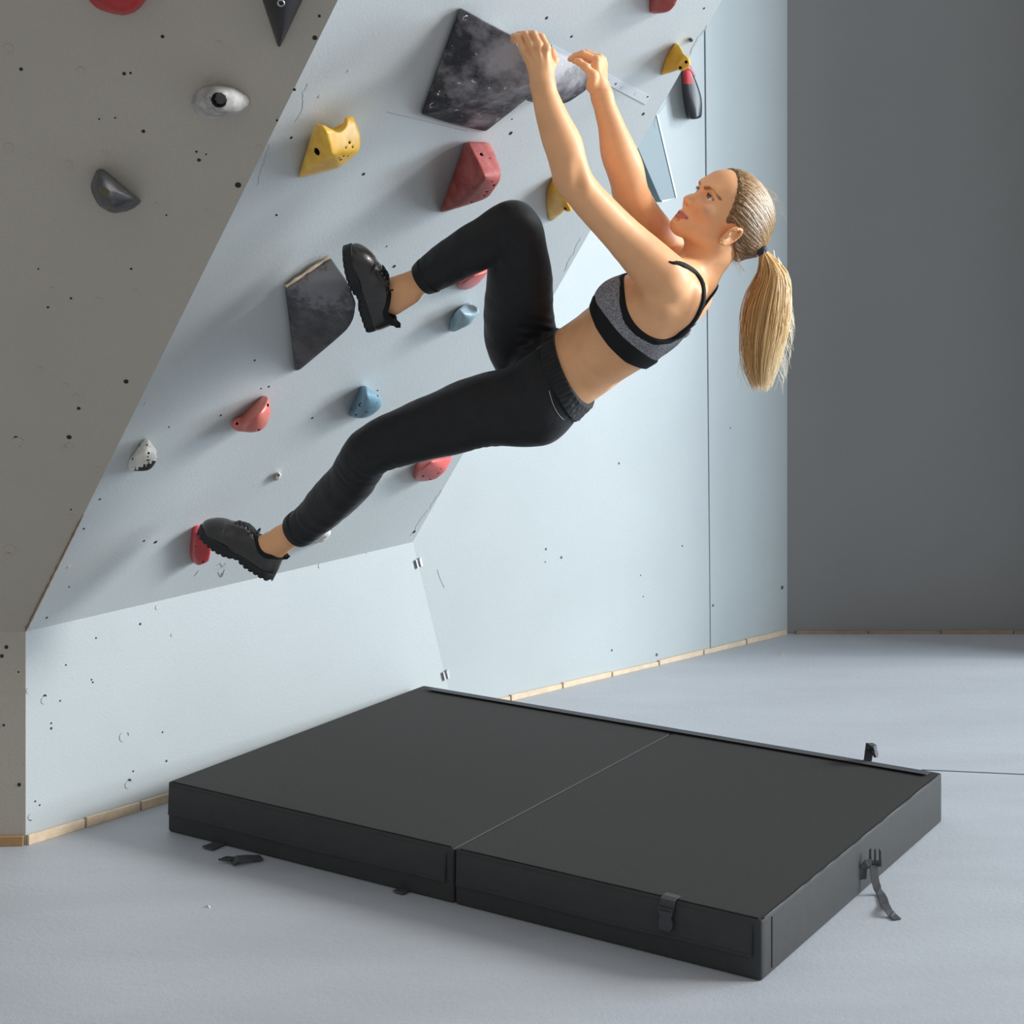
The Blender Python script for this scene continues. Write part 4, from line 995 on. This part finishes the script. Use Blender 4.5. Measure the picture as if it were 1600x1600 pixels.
hz_ = t.noise(260, 4, .8, mp2.outputs[0]); t.col(t.ramp(hz_, [(.36, srgb(66, 66, 70)), (.5, srgb(124, 124, 128)), (.62, srgb(196, 196, 200))])); t.bump(t.noise(700, 2), .4, .0012)
M['knit'] = t.m; M['elastic'] = plain('black_elastic', srgb(22, 22, 24), .75, bump=.25, scale=900, var=.1, spec=.3)
bra = link('sports_bra', npmesh(V, Q, mi), [M['knit'], M['elastic']], person)
bandp = [(931, 476), (952, 499), (976, 526), (1004, 552), (1019, 568), (1020, 600), (996, 582), (975, 568), (950, 540), (929, 512), (914, 485), (905, 470), (925, 462)]
F = garment(lo_, hi_, .0024, torso, .0058, bandp); V, Q = F.extract(); link('underband', npmesh(V, Q), M['elastic'], bra)
# straps: bands that follow the skin
def strap(name, pts, wdt, infl=.0058):
    pts = [p for p in pts if p is not None]; pl = spline(pts, 40)
    F = Field(pl.min(0)-.03, pl.max(0)+.03, .0018); F.add(upper); F.v -= infl
    X, Y, Z = np.meshgrid(*F.ax, indexing='ij'); Pt = np.stack([X, Y, Z], -1).reshape(-1, 3); m = (np.abs(F.v) < .012).ravel()
    d = np.full(len(Pt), .03); pm = Pt[m]; dm = np.full(len(pm), 9.)
    for i in range(len(pl)-1): dm = np.minimum(dm, polyd(pm, pl[i:i+2])-wdt*min(1, .35+.65*i/5.))
    d[m] = dm
    F.v = smax(smax(F.v, d.reshape(F.v.shape).astype(np.float32), .003), -(F.v+infl+.004), .001).astype(np.float32)
    V, Q = F.extract()
    if len(Q): link(name, npmesh(V, Q), M['elastic'], bra)
    return pl
nearl = [castpx(*q) for q in ((1046, 409), (1052, 411), (1059, 411), (1067, 414), (1075, 418), (1083, 423), (1091, 432), (1097, 443), (1099, 458), (1098, 472), (1092, 488), (1082, 504), (1074, 512), (1064, 520), (1054, 527), (1044, 531), (1024, 532), (1000, 519), (990, 509), (982, 497), (976, 482), (973, 466), (971, 450), (970, 436))]
strap('shoulder_strap', nearl, .0068)
snap = lambda v: np.array(bodybvh.find_nearest(Vector(v))[0])
strap('shoulder_strap', [snap(pw(*q)) for q in ((1116, 441, 4.0), (1117, 453, 3.99), (1112, 470, 3.975), (1101, 489, 3.955), (1084, 506, 3.93))], .0075)
# ---- joggers
rsn = np.random.default_rng(3)
folds = []
def fold(a, b, r=.006, k=.012, op='-'): folds.append(cone(pw(*a), pw(*b), r, r*.7, k, op))
for a, b in (((768, 580, 4.08), (868, 526, 4.06)),): fold(a, b, .004, .016)
jog = ch(legL, 0)+ch(legR, 0)+pelv+[cone(torso[0].lo*0+pw(862, 598, 4.13), pw(905, 567, 4.11), rp(63, 4.13), rp(60, 4.11), .025, lat=LAT, q=1.56)]+folds
lo_, hi_ = bb([pw(420, 300, 4.0), pw(945, 870, 4.4)], 0); lo_[1] = 3.84; hi_[1] = 4.48
F = Field(lo_, hi_, .0033); F.add(jog)
X, Y, Z = F.XYZ()
def halfspace(F, p, n, k=.003):
    X, Y, Z = F.XYZ(); d = ((X-p[0])*n[0]+(Y-p[1])*n[1]+(Z-p[2])*n[2]).astype(np.float32)
    F.v = smax(F.v, np.broadcast_to(d, F.v.shape), k).astype(np.float32)
def wrinkle(c, rad, d, lam, amp, ph=0., skew=None):
    X, Y, Z = F.XYZ(); c = pw(*c); d = nrm(d); s = (X-c[0])*d[0]+(Y-c[1])*d[1]+(Z-c[2])*d[2]
    r2 = (X-c[0])**2+(Y-c[1])**2+(Z-c[2])**2
    e = np.cross(d, [0, 1, 0]); w = (X-c[0])*e[0]+(Y-c[1])*e[1]+(Z-c[2])*e[2]
    F.v = (F.v+amp*(.55+.45*np.sin(w*75+(Y-c[1])*60+s*35+ph*2))*np.exp(-r2/rad**2)*np.sin(s*2*math.pi/lam+ph+32*w+1.5*np.sin((Y-c[1])*45+s*20))).astype(np.float32)
dLs = pw(483, 816, 4.33)-pw(577, 706, 4.13); dLt = pw(577, 706, 4.13)-pw(757, 641, 4.08)
wrinkle((592, 738, 4.08), .055, nrm(dLs)+nrm(dLt), .021, .0030)
wrinkle((560, 745, 4.12), .05, dLs, .027, .0012, 1)
wrinkle((480, 818, 4.30), .06, dLs, .030, .0008, 2)
wrinkle((780, 392, 3.97), .05, [1, 0, .5], .020, .0026)
wrinkle((690, 425, 4.04), .05, [1, 0, -.6], .024, .0012, 1)
wrinkle((850, 520, 4.10), .06, [.2, 0, 1], .022, .0022)
wrinkle((825, 612, 4.0), .06, [1, 0, -.35], .022, .0014, .5)
wrinkle((750, 692, 4.04), .04, [1, 0, .3], .020, .0016)
# fine cloth unevenness
F.v = F.v+(.0007*np.sin(X*61+Z*37+2*np.sin(Y*40))+.0006*np.sin(Z*83-X*29+Y*51)).astype(np.float32)
wa, wb = pw(870, 516, 4.11), pw(921, 627, 4.11); wn = nrm(np.cross(wb-wa, LAT)); wn = wn if wn[0] > 0 else -wn
cLn = nrm(pw(461, 829, 4.36)-pw(483, 815, 4.33)); cLp = pw(463, 828, 4.36)
cRn = nrm(pw(661, 436, 4.09)-pw(706, 408, 4.06)); cRp = pw(659, 437, 4.09)
WL = nrm(wb-wa)
def waistcut(F, p, n, keep=False):
    X, Y, Z = F.XYZ(); d = (X-p[0])*n[0]+(Y-p[1])*n[1]+(Z-p[2])*n[2]; s = (X-wa[0])*WL[0]+(Y-wa[1])*WL[1]+(Z-wa[2])*WL[2]
    F.v = smax(F.v, np.minimum(d, s+.006), .003).astype(np.float32)
def cutcuff(F, p, n, R=.09):
    X, Y, Z = F.XYZ(); d = (X-p[0])*n[0]+(Y-p[1])*n[1]+(Z-p[2])*n[2]; rr = np.sqrt((X-p[0])**2+(Y-p[1])**2+(Z-p[2])**2)-R
    F.v = smax(F.v, np.maximum(-np.maximum(-d, rr), -.05)*1.0 if False else -np.maximum(-d, rr), .002).astype(np.float32)
waistcut(F, wa, wn); cutcuff(F, cLp, cLn); cutcuff(F, cRp, cRn)
V, Q = F.extract()
t = NT('black_jersey'); t.set(Roughness=.62); t.b.inputs['Specular IOR Level'].default_value = .35; t.b.inputs['Sheen Weight'].default_value = .12; t.b.inputs['Sheen Roughness'].default_value = .4
t.col(t.ramp(t.noise(30, 4), [(.3, srgb(23, 23, 25)), (.7, srgb(30, 30, 32))])); t.bump(t.noise(26, 5, .6), .35, .006); M['jersey'] = t.m
jo = link('joggers', npmesh(V, Q), M['jersey'], person)
jobvh = BVHTree.FromPolygons([tuple(v) for v in V], [tuple(f) for f in Q])
# cuffs
for p, n, rows in ((cLp, cLn, legL), (cRp, cRn, legR)):
    F = Field(p-.075, p+.075, .0018); F.add(ch(rows, .0018)); halfspace(F, p+n*.001, n); halfspace(F, p-n*.024, -n); V, Q = F.extract(); link('cuff', npmesh(V, Q), M['jersey'], jo)
# gathered waistband
F = Field(*bb([pw(835, 480, 3.92), pw(935, 640, 4.33)], .03), .002); F.add([q for q in jog if q.op == '+' and not any(q is r for r in jog[len(ch(legL, 0)):len(ch(legL, 0))+len(ch(legR, 0))])]); F.v -= .0066
X, Y, Z = F.XYZ(); wl = nrm(wb-wa); s_ = ((X-wa[0])*wl[0]+(Y-wa[1])*wl[1]+(Z-wa[2])*wl[2]); y_ = (Y-4.1)
F.v = (F.v-.0011*np.sin(s_*560+6*np.sin(y_*25))-.0006*np.sin(y_*480+s_*60)).astype(np.float32)
halfspace(F, wa+wn*.001, wn); halfspace(F, wa-wn*.036, -wn);  V, Q = F.extract(); link('waistband', npmesh(V, Q), M['jersey'], jo)
M['thread'] = plain('white_thread', srgb(178, 178, 178), .7)
for pts in ([(858, 610), (861, 622), (866, 636), (873, 648), (881, 656)], [(868, 612), (874, 624), (882, 634), (892, 642)], [(876, 612), (884, 622), (894, 629), (903, 634)]):
    q = [castpx(x, y, jobvh) for x, y in pts]; q = [p for p in q if p is not None]
    if len(q) > 2: mb = MB(); mb.tube([p-ray(860, 620)*.0012 for p in spline(q, 16)], .0008, 5); mb.build('side_stitching', M['thread'], jo)
# ================================================================== shoes
M['leather'] = plain('black_leather', srgb(46, 44, 42), .25, bump=.25, scale=420, var=.2, coat=.25)
M['rubber'] = plain('black_rubber', srgb(22, 22, 23), .6, bump=.2, var=.1); M['lace'] = plain('black_lace', srgb(18, 18, 19), .8); M['sock'] = plain('black_sock', srgb(20, 20, 22), .9, bump=.4, scale=700)
M['eyelet'] = plain('eyelet_metal', srgb(150, 150, 150), .3, 1.0)
def shoe(heel, toe, up, sidehint, side_out):
    X_ = nrm(toe-heel); Z_ = nrm(up-X_*np.dot(up, X_)); Y_ = np.cross(Z_, X_)
    Ls = np.linalg.norm(toe-heel); k_ = Ls/.245
    R = np.array([X_, Y_, Z_])
    def W(V): return heel+(np.asarray(V, float)*k_)@R
    I3 = np.eye(3)
    # sole
    F = Field((-.02, -.06, -.01), (.27, .06, .06), .0022)
    X, Y, Z = F.XYZ()
    ol = None
    for (x0, y0, r0, x1, y1, r1) in ((.030, 0, .031, .10, .0, .029), (.10, 0, .029, .165, .002, .043), (.165, .002, .043, .210, .004, .035)):
        ba = np.array([x1-x0, y1-y0]); h = np.clip(((X-x0)*ba[0]+(Y-y0)*ba[1])/(ba@ba), 0, 1); d = np.sqrt((X-x0-h*ba[0])**2+(Y-y0-h*ba[1])**2)-(r0+(r1-r0)*h)
        ol = d if ol is None else smin(ol, d, .02)
    zb = .012*np.clip((X-.17)/.075, 0, 1)**2            # toe spring
    top = .030+.004*np.clip((.08-X)/.08, 0, 1)+zb*.6
    arch = .008*np.exp(-((X-.105)/.018)**2)
    F.v = smax(np.broadcast_to(ol, F.v.shape), np.maximum(Z-top, zb+arch-Z), .004).astype(np.float32)
    lug = np.maximum(np.abs(((X+.004) % .016)-.008)-.0032, Z-(.0075+zb+arch)); edge = ol+.012
    F.v = np.maximum(F.v, -np.maximum(lug, -edge)).astype(np.float32)
    F.v = smax(F.v, -(np.sqrt((ol-.001)**2+(Z-top+.010)**2)-.0022), .001).astype(np.float32)
    V, Q = F.extract()
    ro = empty_part('shoe', W((.05, 0, .02)), side_out)
    link('sole', npmesh(W(V), Q), M['rubber'], ro)
    # upper
    F = Field((-.03, -.06, .015), (.27, .06, .13), .0022)
    pr = [ell((.190, .003, .040), I3, (.050, .040, .029), .02), cone((.185, .002, .044), (.110, 0, .064), .034, .034, .02), cone((.110, 0, .064), (.062, 0, .072), .034, .037, .02),
          cone((.031, 0, .035), (.034, 0, .072), .031, .030, .02), cone((.06, 0, .045), (.15, 0, .04), .034, .038, .03)]
    F.add(pr); X, Y, Z = F.XYZ()
    F.v = np.maximum(F.v, .026-Z).astype(np.float32)
    zcol = lambda x: .074-.012*np.exp(-((x-.045)/.024)**2)+.30*np.clip(x-.062, 0, 1)
    F.v = smax(F.v, np.broadcast_to(Z-zcol(X), F.v.shape), .004).astype(np.float32)
    for sx, sl in ((.165, .35), (.085, -.5)): F.v = (F.v+.0011*np.exp(-(((X-sx)-sl*(Z-.05))/.0022)**2)).astype(np.float32)
    for sx in (.150, .158): F.v = (F.v+.0009*np.exp(-(((X-sx)+.2*(Z-.05)+.3*np.abs(Y))/.003)**2)).astype(np.float32)
    st_ = lambda e: 1/(1+np.exp(np.clip(-e/.0007, -30, 30)))
    F.v = (F.v-.0014*st_(X-.176-.35*(Z-.05)+6*Y*Y)-.0014*st_(.050+.5*(Z-.05)-X)-.0013*st_(Z-.058-.25*np.abs(X-.12))*st_(.166-X)*st_(X-.075)*(np.abs(Y) < .03)).astype(np.float32)
    V, Q = F.extract(); ubv = BVHTree.FromPolygons([tuple(v) for v in V], [tuple(f) for f in Q])
    link('upper', npmesh(W(V), Q), M['leather'], ro)
    mb = MB(); n = 32; pts = []
    for a in np.linspace(0, 2*math.pi, n, endpoint=False):
        x = .050+.042*math.cos(a); y = .0355*math.sin(a); pts.append(W((x, y, zcol(x)+.001)))
    mb.tube(pts, .0092*k_, 8, closed=True); mb.build('collar', M['sock'], ro, None, 180)
    mb = MB(); mb.tube([W(q) for q in ((.010, 0, .062), (.001, 0, .072), (-.007, 0, .077), (-.010, 0, .083), (-.003, 0, .085), (.010, 0, .078))], .0045*k_, 6); mb.build('pull_tab', M['sock'], ro, None, 180)
    mb = MB()
    def top_(x, y):
        h_ = ubv.ray_cast(Vector((x, y, .25)), Vector((0, 0, -1)), .3); return (h_[0][2] if h_[0] else .09)+.0012
    for i in range(6):
        x = .158-.0125*i
        q = [W((x-.004*abs(y)/.02, y, top_(x-.004*abs(y)/.02, y))) for y in np.linspace(-.020, .020, 9)]
        mb.tube(q, .0027*k_, 6)
        if i < 5:
            for d in (-1, 1): mb.tube([W((x-.0125*s, d*y, top_(x-.0125*s, d*y)+.001)) for s, y in ((0, -.018), (.33, -.006), (.66, .006), (1, .018))], .0020*k_, 5)
    zt = top_(.096, 0)
    for d in (-1, 1):
        lp = [(.094, 0, zt+.002), (.097, .012*d, zt+.012), (.103, .026*d, zt+.012), (.108, .034*d, zt-.002), (.104, .026*d, zt-.006), (.096, .010*d, zt)]
        mb.tube([W(p) for p in spline(lp, 16)], .0021*k_, 5)
        mb.tube([W(p) for p in spline([(.095, 0, zt+.001), (.104, .022*d, zt-.006), (.110, .035*d, zt-.026), (.112, .0385*d, zt-.050)], 12)], .0020*k_, 5)
    mb.build('laces', M['lace'], ro, None, 60)
    for d in (-1, 1):
        for i in range(5):
            x = .152-.0125*i; c = W((x, .0225*d, top_(x, .0225*d)-.0006)); mb = MB(); nv = W((x, .0225*d+.010*d, top_(x, .0225*d)+.010))-c
            nv = nrm(nv); a = nrm(np.cross(nv, X_)); b = np.cross(nv, a)
            mb.tube([c+(a*math.cos(q)+b*math.sin(q))*.0026*k_ for q in np.linspace(0, 2*math.pi, 10, endpoint=False)], .0009*k_, 5, closed=True); mb.build('eyelet', M['eyelet'], ro, None, 60)
    c = W((.098, .0365*side_out, .052)); mb = MB(); mb.disc(c, Y_*side_out, .0045*k_, .003*k_, 0, 14); mb.build('rivet', M['eyelet'], ro, None, 60)
    return ro
def empty_part(name, loc, s):
    o = bpy.data.objects.new(name, None); COL.objects.link(o); o['_o'] = list(map(float, loc)); o.parent = person
    o.location = Vector(loc)-Vector(person['_o']); return o
hl, tl = pw(424, 909, 4.405), pw(306, 836, 4.455); shoe(hl, tl, np.array([-.48*-1*.0, 0, 0])+nrm([.50, -.05, .86]), None, -1)
hr, tr_ = pw(574, 519, 4.105), pw(528, 386, 4.03); shoe(hr, tr_, nrm([.90, -.10, .42]), None, -1)
# ================================================================== hair
def hairfield(lo, hi, h, infl):
    F = Field(lo, hi, h); F.add(neck+head[:NHEAD]+[cone(hd(-.070, .0, 0), hd(-.045, -.030, 0), .040, .040, .03)]); F.v -= infl
    return F
TIE = hd(-.116, .002, .0)
lo_, hi_ = bb([hd(a_, b__, c__) for a_ in (-.13, .075) for b__ in (-.075, .125) for c__ in (-.088, .088)], .005)
F = hairfield(lo_, hi_, .002, .0055)
X, Y, Z = np.meshgrid(*F.ax, indexing='ij'); q = np.stack([X-HO[0], Y-HO[1], Z-HO[2]], -1).astype(np.float32)
hf, hu, hs = q@HF.astype(np.float32), q@HU.astype(np.float32), q@HS.astype(np.float32)
line = np.where(hu > 0, .034+.30*hu, .034+1.3*hu)+.0007*np.sin(hu*410+2*np.sin(hs*90))
r1 = hf-line
ear = .024-np.sqrt((hf-.004)**2+((hu+.026)*.72)**2+(np.maximum(0, .05-np.abs(hs))*2)**2)
reg = np.maximum(np.maximum(r1*.9, ear), -(hu+.030-.35*(hf+.015)))
phi = np.arctan2(hs, hu-.002+.0*hf); gro = .0004*np.sin(phi*60+1.5*np.sin(hf*40))+.0003*np.sin(phi*117+hf*30)
F.v += (.0042*np.clip(1+r1/.020, 0, 1)).astype(np.float32)
F.v = smax(F.v+gro.astype(np.float32)*np.clip((hf+.13)/.03, 0, 1), reg.astype(np.float32), .007).astype(np.float32)
F.v = smin(F.v, (np.sqrt((hf+.103)**2+(hu-.002)**2+hs**2)-.016).astype(np.float32), .03).astype(np.float32)
V, Q = F.extract()
hc = V-HO; ph = np.arctan2(hc@HS, hc@HU-.002)
t = NT('blonde_hair'); t.set(Roughness=.42); at = t.n('ShaderNodeAttribute', attribute_name='strand')
t.col(t.ramp(at.outputs['Fac'], [(0, srgb(92, 66, 42)), (.4, srgb(138, 104, 70)), (.72, srgb(180, 144, 100)), (1, srgb(228, 198, 152))])); t.b.inputs['Specular IOR Level'].default_value = .5
M['hair'] = t.m
t = NT('light_blonde_hair'); t.set(Roughness=.4); at = t.n('ShaderNodeAttribute', attribute_name='strand')
t.col(t.ramp(at.outputs['Fac'], [(0, srgb(190, 136, 76)), (.4, srgb(232, 184, 118)), (.7, srgb(246, 216, 162)), (1, srgb(254, 242, 216))]))
t.b.inputs['Specular IOR Level'].default_value = .45; M['tail'] = t.m
def fattr(me, vals):
    a = me.attributes.new('strand', 'FLOAT', 'POINT'); a.data.foreach_set('value', np.asarray(vals, np.float32))
me = npmesh(V, Q); fattr(me, .26+.14*np.sin(ph*46)+.12*np.sin(ph*91+1)+.1*np.sin(ph*23))
hair = link('hair', me, M['hair'], person)
hbvh = BVHTree.FromPolygons([tuple(v) for v in V], [tuple(f) for f in Q])
class Strands:
    def __init__(s): s.V = []; s.F = []; s.a = []; s.n = 0
    def add(s, pts, r, val, grad=0):
        pts = np.asarray(pts); n = len(pts); T = np.gradient(pts, axis=0); T /= np.linalg.norm(T, axis=1)[:, None]+1e-9
        b = np.cross(T, [.3, .8, .1]); b /= np.linalg.norm(b, axis=1)[:, None]+1e-9; c = np.cross(T, b)
        rr = r*np.linspace(1, .35, n)[:, None]
        v = np.stack([pts+(b*math.cos(a)+c*math.sin(a))*rr for a in (0, 2.094, 4.189)], 1).reshape(-1, 3)
        i = np.arange(n-1)[:, None]*3; j = np.arange(3)[None]; k = (j+1) % 3
        f = np.stack([i+j, i+k, i+3+k, i+3+j], -1).reshape(-1, 4)
        s.V.append(v); s.F.append(f+s.n); s.a.append(np.repeat(np.clip(val+grad*np.linspace(-.5, .5, n), 0, 1), 3)); s.n += len(v)
    def build(s, name, mat, parent):
        me = npmesh(np.vstack(s.V), np.vstack(s.F)); fattr(me, np.concatenate(s.a)); return link(name, me, mat, parent)
# combed strands from the hairline back to the tie
S = Strands(); cen = hd(-.02, .02)
for i in range(900):
    a = rng.uniform(-math.pi*.62, math.pi*.62)
    s0 = math.sin(a)*.085; u_ = .012+.10*math.cos(a)
    if u_ > 0: ff = .034+.30*u_-rng.uniform(0, .012)
    else: ff = -.03-rng.uniform(0, .02)
    st0 = np.array([ff, u_, s0]); 
    if rng.random() < .45: st0 = st0*[1, 1, 1]-[rng.uniform(0, .09), 0, 0]
    en = np.array([-.112+rng.normal(0, .003), .002+rng.normal(0, .006), rng.normal(0, .007)])
    mid = (st0+en)/2; w_ = rng.normal(0, .003)
    pts = []
    for q in np.linspace(0, 1, 16):
        p = st0*(1-q)+en*q
        d0 = st0/np.linalg.norm(st0); d = p-np.array([-.02, .02, 0]); 
        r0 = np.array([st0[0]+.02, st0[1]-.02, st0[2]]); r1_ = en-np.array([-.02, .02, 0]); ang = math.acos(np.clip(np.dot(r0, r1_)/np.linalg.norm(r0)/np.linalg.norm(r1_), -1, 1))
        d = (math.sin((1-q)*ang)*r0/np.linalg.norm(r0)+math.sin(q*ang)*r1_/np.linalg.norm(r1_))/max(math.sin(ang), 1e-3)
        w3 = HF*d[0]+HU*d[1]+HS*d[2]
        h_ = hbvh.ray_cast(Vector(cen+w3*.25), Vector(-w3), .3)
        if h_[0] is None: continue
        pts.append(np.array(h_[0])+w3*(.0006+.0006*math.sin(q*3.1)+w_*.05))
    if len(pts) > 6: S.add(pts, .0009, np.clip(rng.normal(.52, .24), 0, 1))
# fine hairs along the hairline
for i in range(260):
    a = rng.uniform(-1.3, 1.3); u_ = .008+.102*math.cos(a); s0 = math.sin(a)*.085
    if u_ < -.004: continue
    d = nrm([.034+.30*u_+.02-rng.uniform(-.004, .010), u_-.02, s0]); w3 = HF*d[0]+HU*d[1]+HS*d[2]; pts = []
    d2 = nrm(d-np.array([.32, .05*rng.normal(), 0])); 
    for q in np.linspace(0, 1, 7):
        e = nrm(d*(1-q)+d2*q); e3 = HF*e[0]+HU*e[1]+HS*e[2]; h_ = bodybvh.ray_cast(Vector(cen+e3*.25), Vector(-e3), .3); h2 = hbvh.ray_cast(Vector(cen+e3*.25), Vector(-e3), .3)
        c_ = [np.array(h[0]) for h in (h_, h2) if h[0] is not None]
        if c_: pts.append(max(c_, key=lambda v: np.linalg.norm(v-cen))+e3*.0005)
    if len(pts) > 4: S.add(pts[::-1], .0006, np.clip(rng.normal(.45, .2), 0, 1))
# flyaways
for i in range(46):
    a = rng.uniform(-1.0, 1.0); p = hd(rng.uniform(-.09, .05), .06+.05*math.cos(a), .06*math.sin(a)); h_ = hbvh.find_nearest(Vector(p)); p0 = np.array(h_[0]); n0 = np.array(h_[1])
    S.add(spline([p0, p0+n0*.004-HF*.012, p0+n0*.007-HF*.026+rng.normal(0, .003, 3), p0+n0*.004-HF*.040+rng.normal(0, .004, 3)], 9), .0004, .9)
for i in range(30):
    p = hd(-.06+rng.normal(0, .012), -.055, rng.normal(.01, .025)); h_ = hbvh.find_nearest(Vector(p)); p0 = np.array(h_[0])
    S.add(spline([p0, p0+[.004, -.002, -.010], p0+[.008+rng.normal(0, .004), rng.normal(0, .004), -.022], p0+[.010+rng.normal(0, .007), 0, -.032+rng.normal(0, .006)]], 8), .0004, .95)
S.build('combed_strands', M['hair'], hair)
tie_d = nrm(nrm(pw(1200, 420, 3.98)-pw(1188, 390, 3.98))*.7-HF*.5)
TP = pw(1190, 391, 3.985)
# ponytail
S = Strands()
for i in range(1500):
    a = rng.uniform(0, 2*math.pi); rad = rng.random()**.62*rng.choice([1, 1, 1, 1.08]); ca, sa = math.cos(a)*rad, math.sin(a)*rad
    ln = rng.uniform(.74, 1.02)-.07*rad*rng.random()
    # centre line in the photo's tall narrow drop shape: (x, y, half width)
    st = [(1188, 388, 5), (1197, 404, 10), (1207, 440, 23), (1202, 480, 34), (1196, 520, 37), (1191, 560, 33), (1189, 590, 25), (1190, 610, 16)]
    pts = []
    fr = rng.normal(0, 1, 2)
    for j, (x, y, w_) in enumerate(st):
        yy = 388+(y-388)*ln; k_ = j/7.
        pts.append(pw(x+w_*ca*1.0+fr[0]*2.2*k_, yy, 3.985+.0)+np.array([0, rp(w_*.85, 4)*sa+fr[1]*.002*k_, 0]))
    S.add(spline(pts, 15), rng.uniform(.0007, .0013), np.clip(.50+.26*ca+.14*rng.normal(), 0, 1), .35)
for i in range(150):
    sgn = 1 if rng.random() < .75 else -1; k0 = rng.uniform(.15, .9)
    y = 388+215*k0; ys = [v[1] for v in st]; x = np.interp(y, ys, [v[0] for v in st])+sgn*(np.interp(y, ys, [v[2] for v in st])-3); z = rng.normal(0, .012)
    S.add(spline([pw(x-sgn*6, y-30, 3.985+z), pw(x, y, 3.985+z), pw(x+sgn*rng.uniform(4, 9), y+18, 3.985+z), pw(x+sgn*rng.uniform(2, 11), y+rng.uniform(26, 40), 3.985+z)], 9), .0004, 1.0)
S.build('ponytail', M['tail'], hair)
mb = MB(); ax_ = nrm(pw(1196, 402, 3.985)-pw(1184, 384, 3.985)); a_ = nrm(np.cross(ax_, [0, 1, 0])); b2_ = np.cross(ax_, a_)
n_ = 20; V = []; F_ = []
for i, (o_, r_) in enumerate(((-.0085, .0105), (-.007, .0128), (0, .0138), (.007, .0128), (.0085, .0105))):
    for j in range(n_): q = 2*math.pi*j/n_; V.append(TP+ax_*o_+(a_*math.cos(q)+b2_*math.sin(q))*r_)
F_ = [(i*n_+j, i*n_+(j+1) % n_, (i+1)*n_+(j+1) % n_, (i+1)*n_+j) for i in range(4) for j in range(n_)]
mb.add(V, F_); mb.build('hair_tie', plain('navy_tie', srgb(34, 44, 62), .6, bump=.3, scale=700), hair, None, 180)
# ================================================================== light and output
w = bpy.data.worlds.new('world'); SC.world = w; w.use_nodes = True
bgn = w.node_tree.nodes['Background']; bgn.inputs['Color'].default_value = (.95, .97, 1.0, 1); bgn.inputs['Strength'].default_value = 1.0
wt = w.node_tree; tc = wt.nodes.new('ShaderNodeTexCoord'); sx_ = wt.nodes.new('ShaderNodeSeparateXYZ'); wt.links.new(tc.outputs['Generated'], sx_.inputs[0])
cr_ = wt.nodes.new('ShaderNodeValToRGB'); mr = wt.nodes.new('ShaderNodeMapRange'); mr.inputs['From Min'].default_value = -1; mr.inputs['From Max'].default_value = 1
wt.links.new(sx_.outputs['Z'], mr.inputs['Value']); wt.links.new(mr.outputs['Result'], cr_.inputs['Fac'])
for i_, (p_, v_) in enumerate(((0, .20), (.5, .36), (1, .66))):
    if i_ > 1: cr_.color_ramp.elements.new(1)
    e_ = cr_.color_ramp.elements[i_]; e_.position = p_; e_.color = (v_*.96, v_*.98, v_, 1)
wt.links.new(cr_.outputs['Color'], bgn.inputs['Color'])
sun = bpy.data.lights.new('sun', 'SUN'); sun.energy = 2.65; sun.angle = math.radians(13); sun.color = (1.0, .985, .97)
so = bpy.data.objects.new('sun', sun); COL.objects.link(so); so.location = (4, 4, 4)
so.rotation_euler = Vector((1.0, .0, .42)).to_track_quat('Z', 'Y').to_euler()
ar = bpy.data.lights.new('window_daylight', 'AREA'); ar.shape = 'RECTANGLE'; ar.size = 2.2; ar.size_y = 2.6; ar.energy = 450; ar.color = (.76, .90, 1.0)
ao = bpy.data.objects.new('window_daylight', ar); COL.objects.link(ao); ao.location = (6.6, 5.4, 2.1)
ao.rotation_euler = Vector((1, 0, .25)).to_track_quat('Z', 'Y').to_euler()
vs = SC.view_settings; vs.view_transform = 'Standard'; vs.look = 'None'; vs.exposure = 0; vs.gamma = 1; vs.use_curve_mapping = False
SC.cycles.use_denoising = True
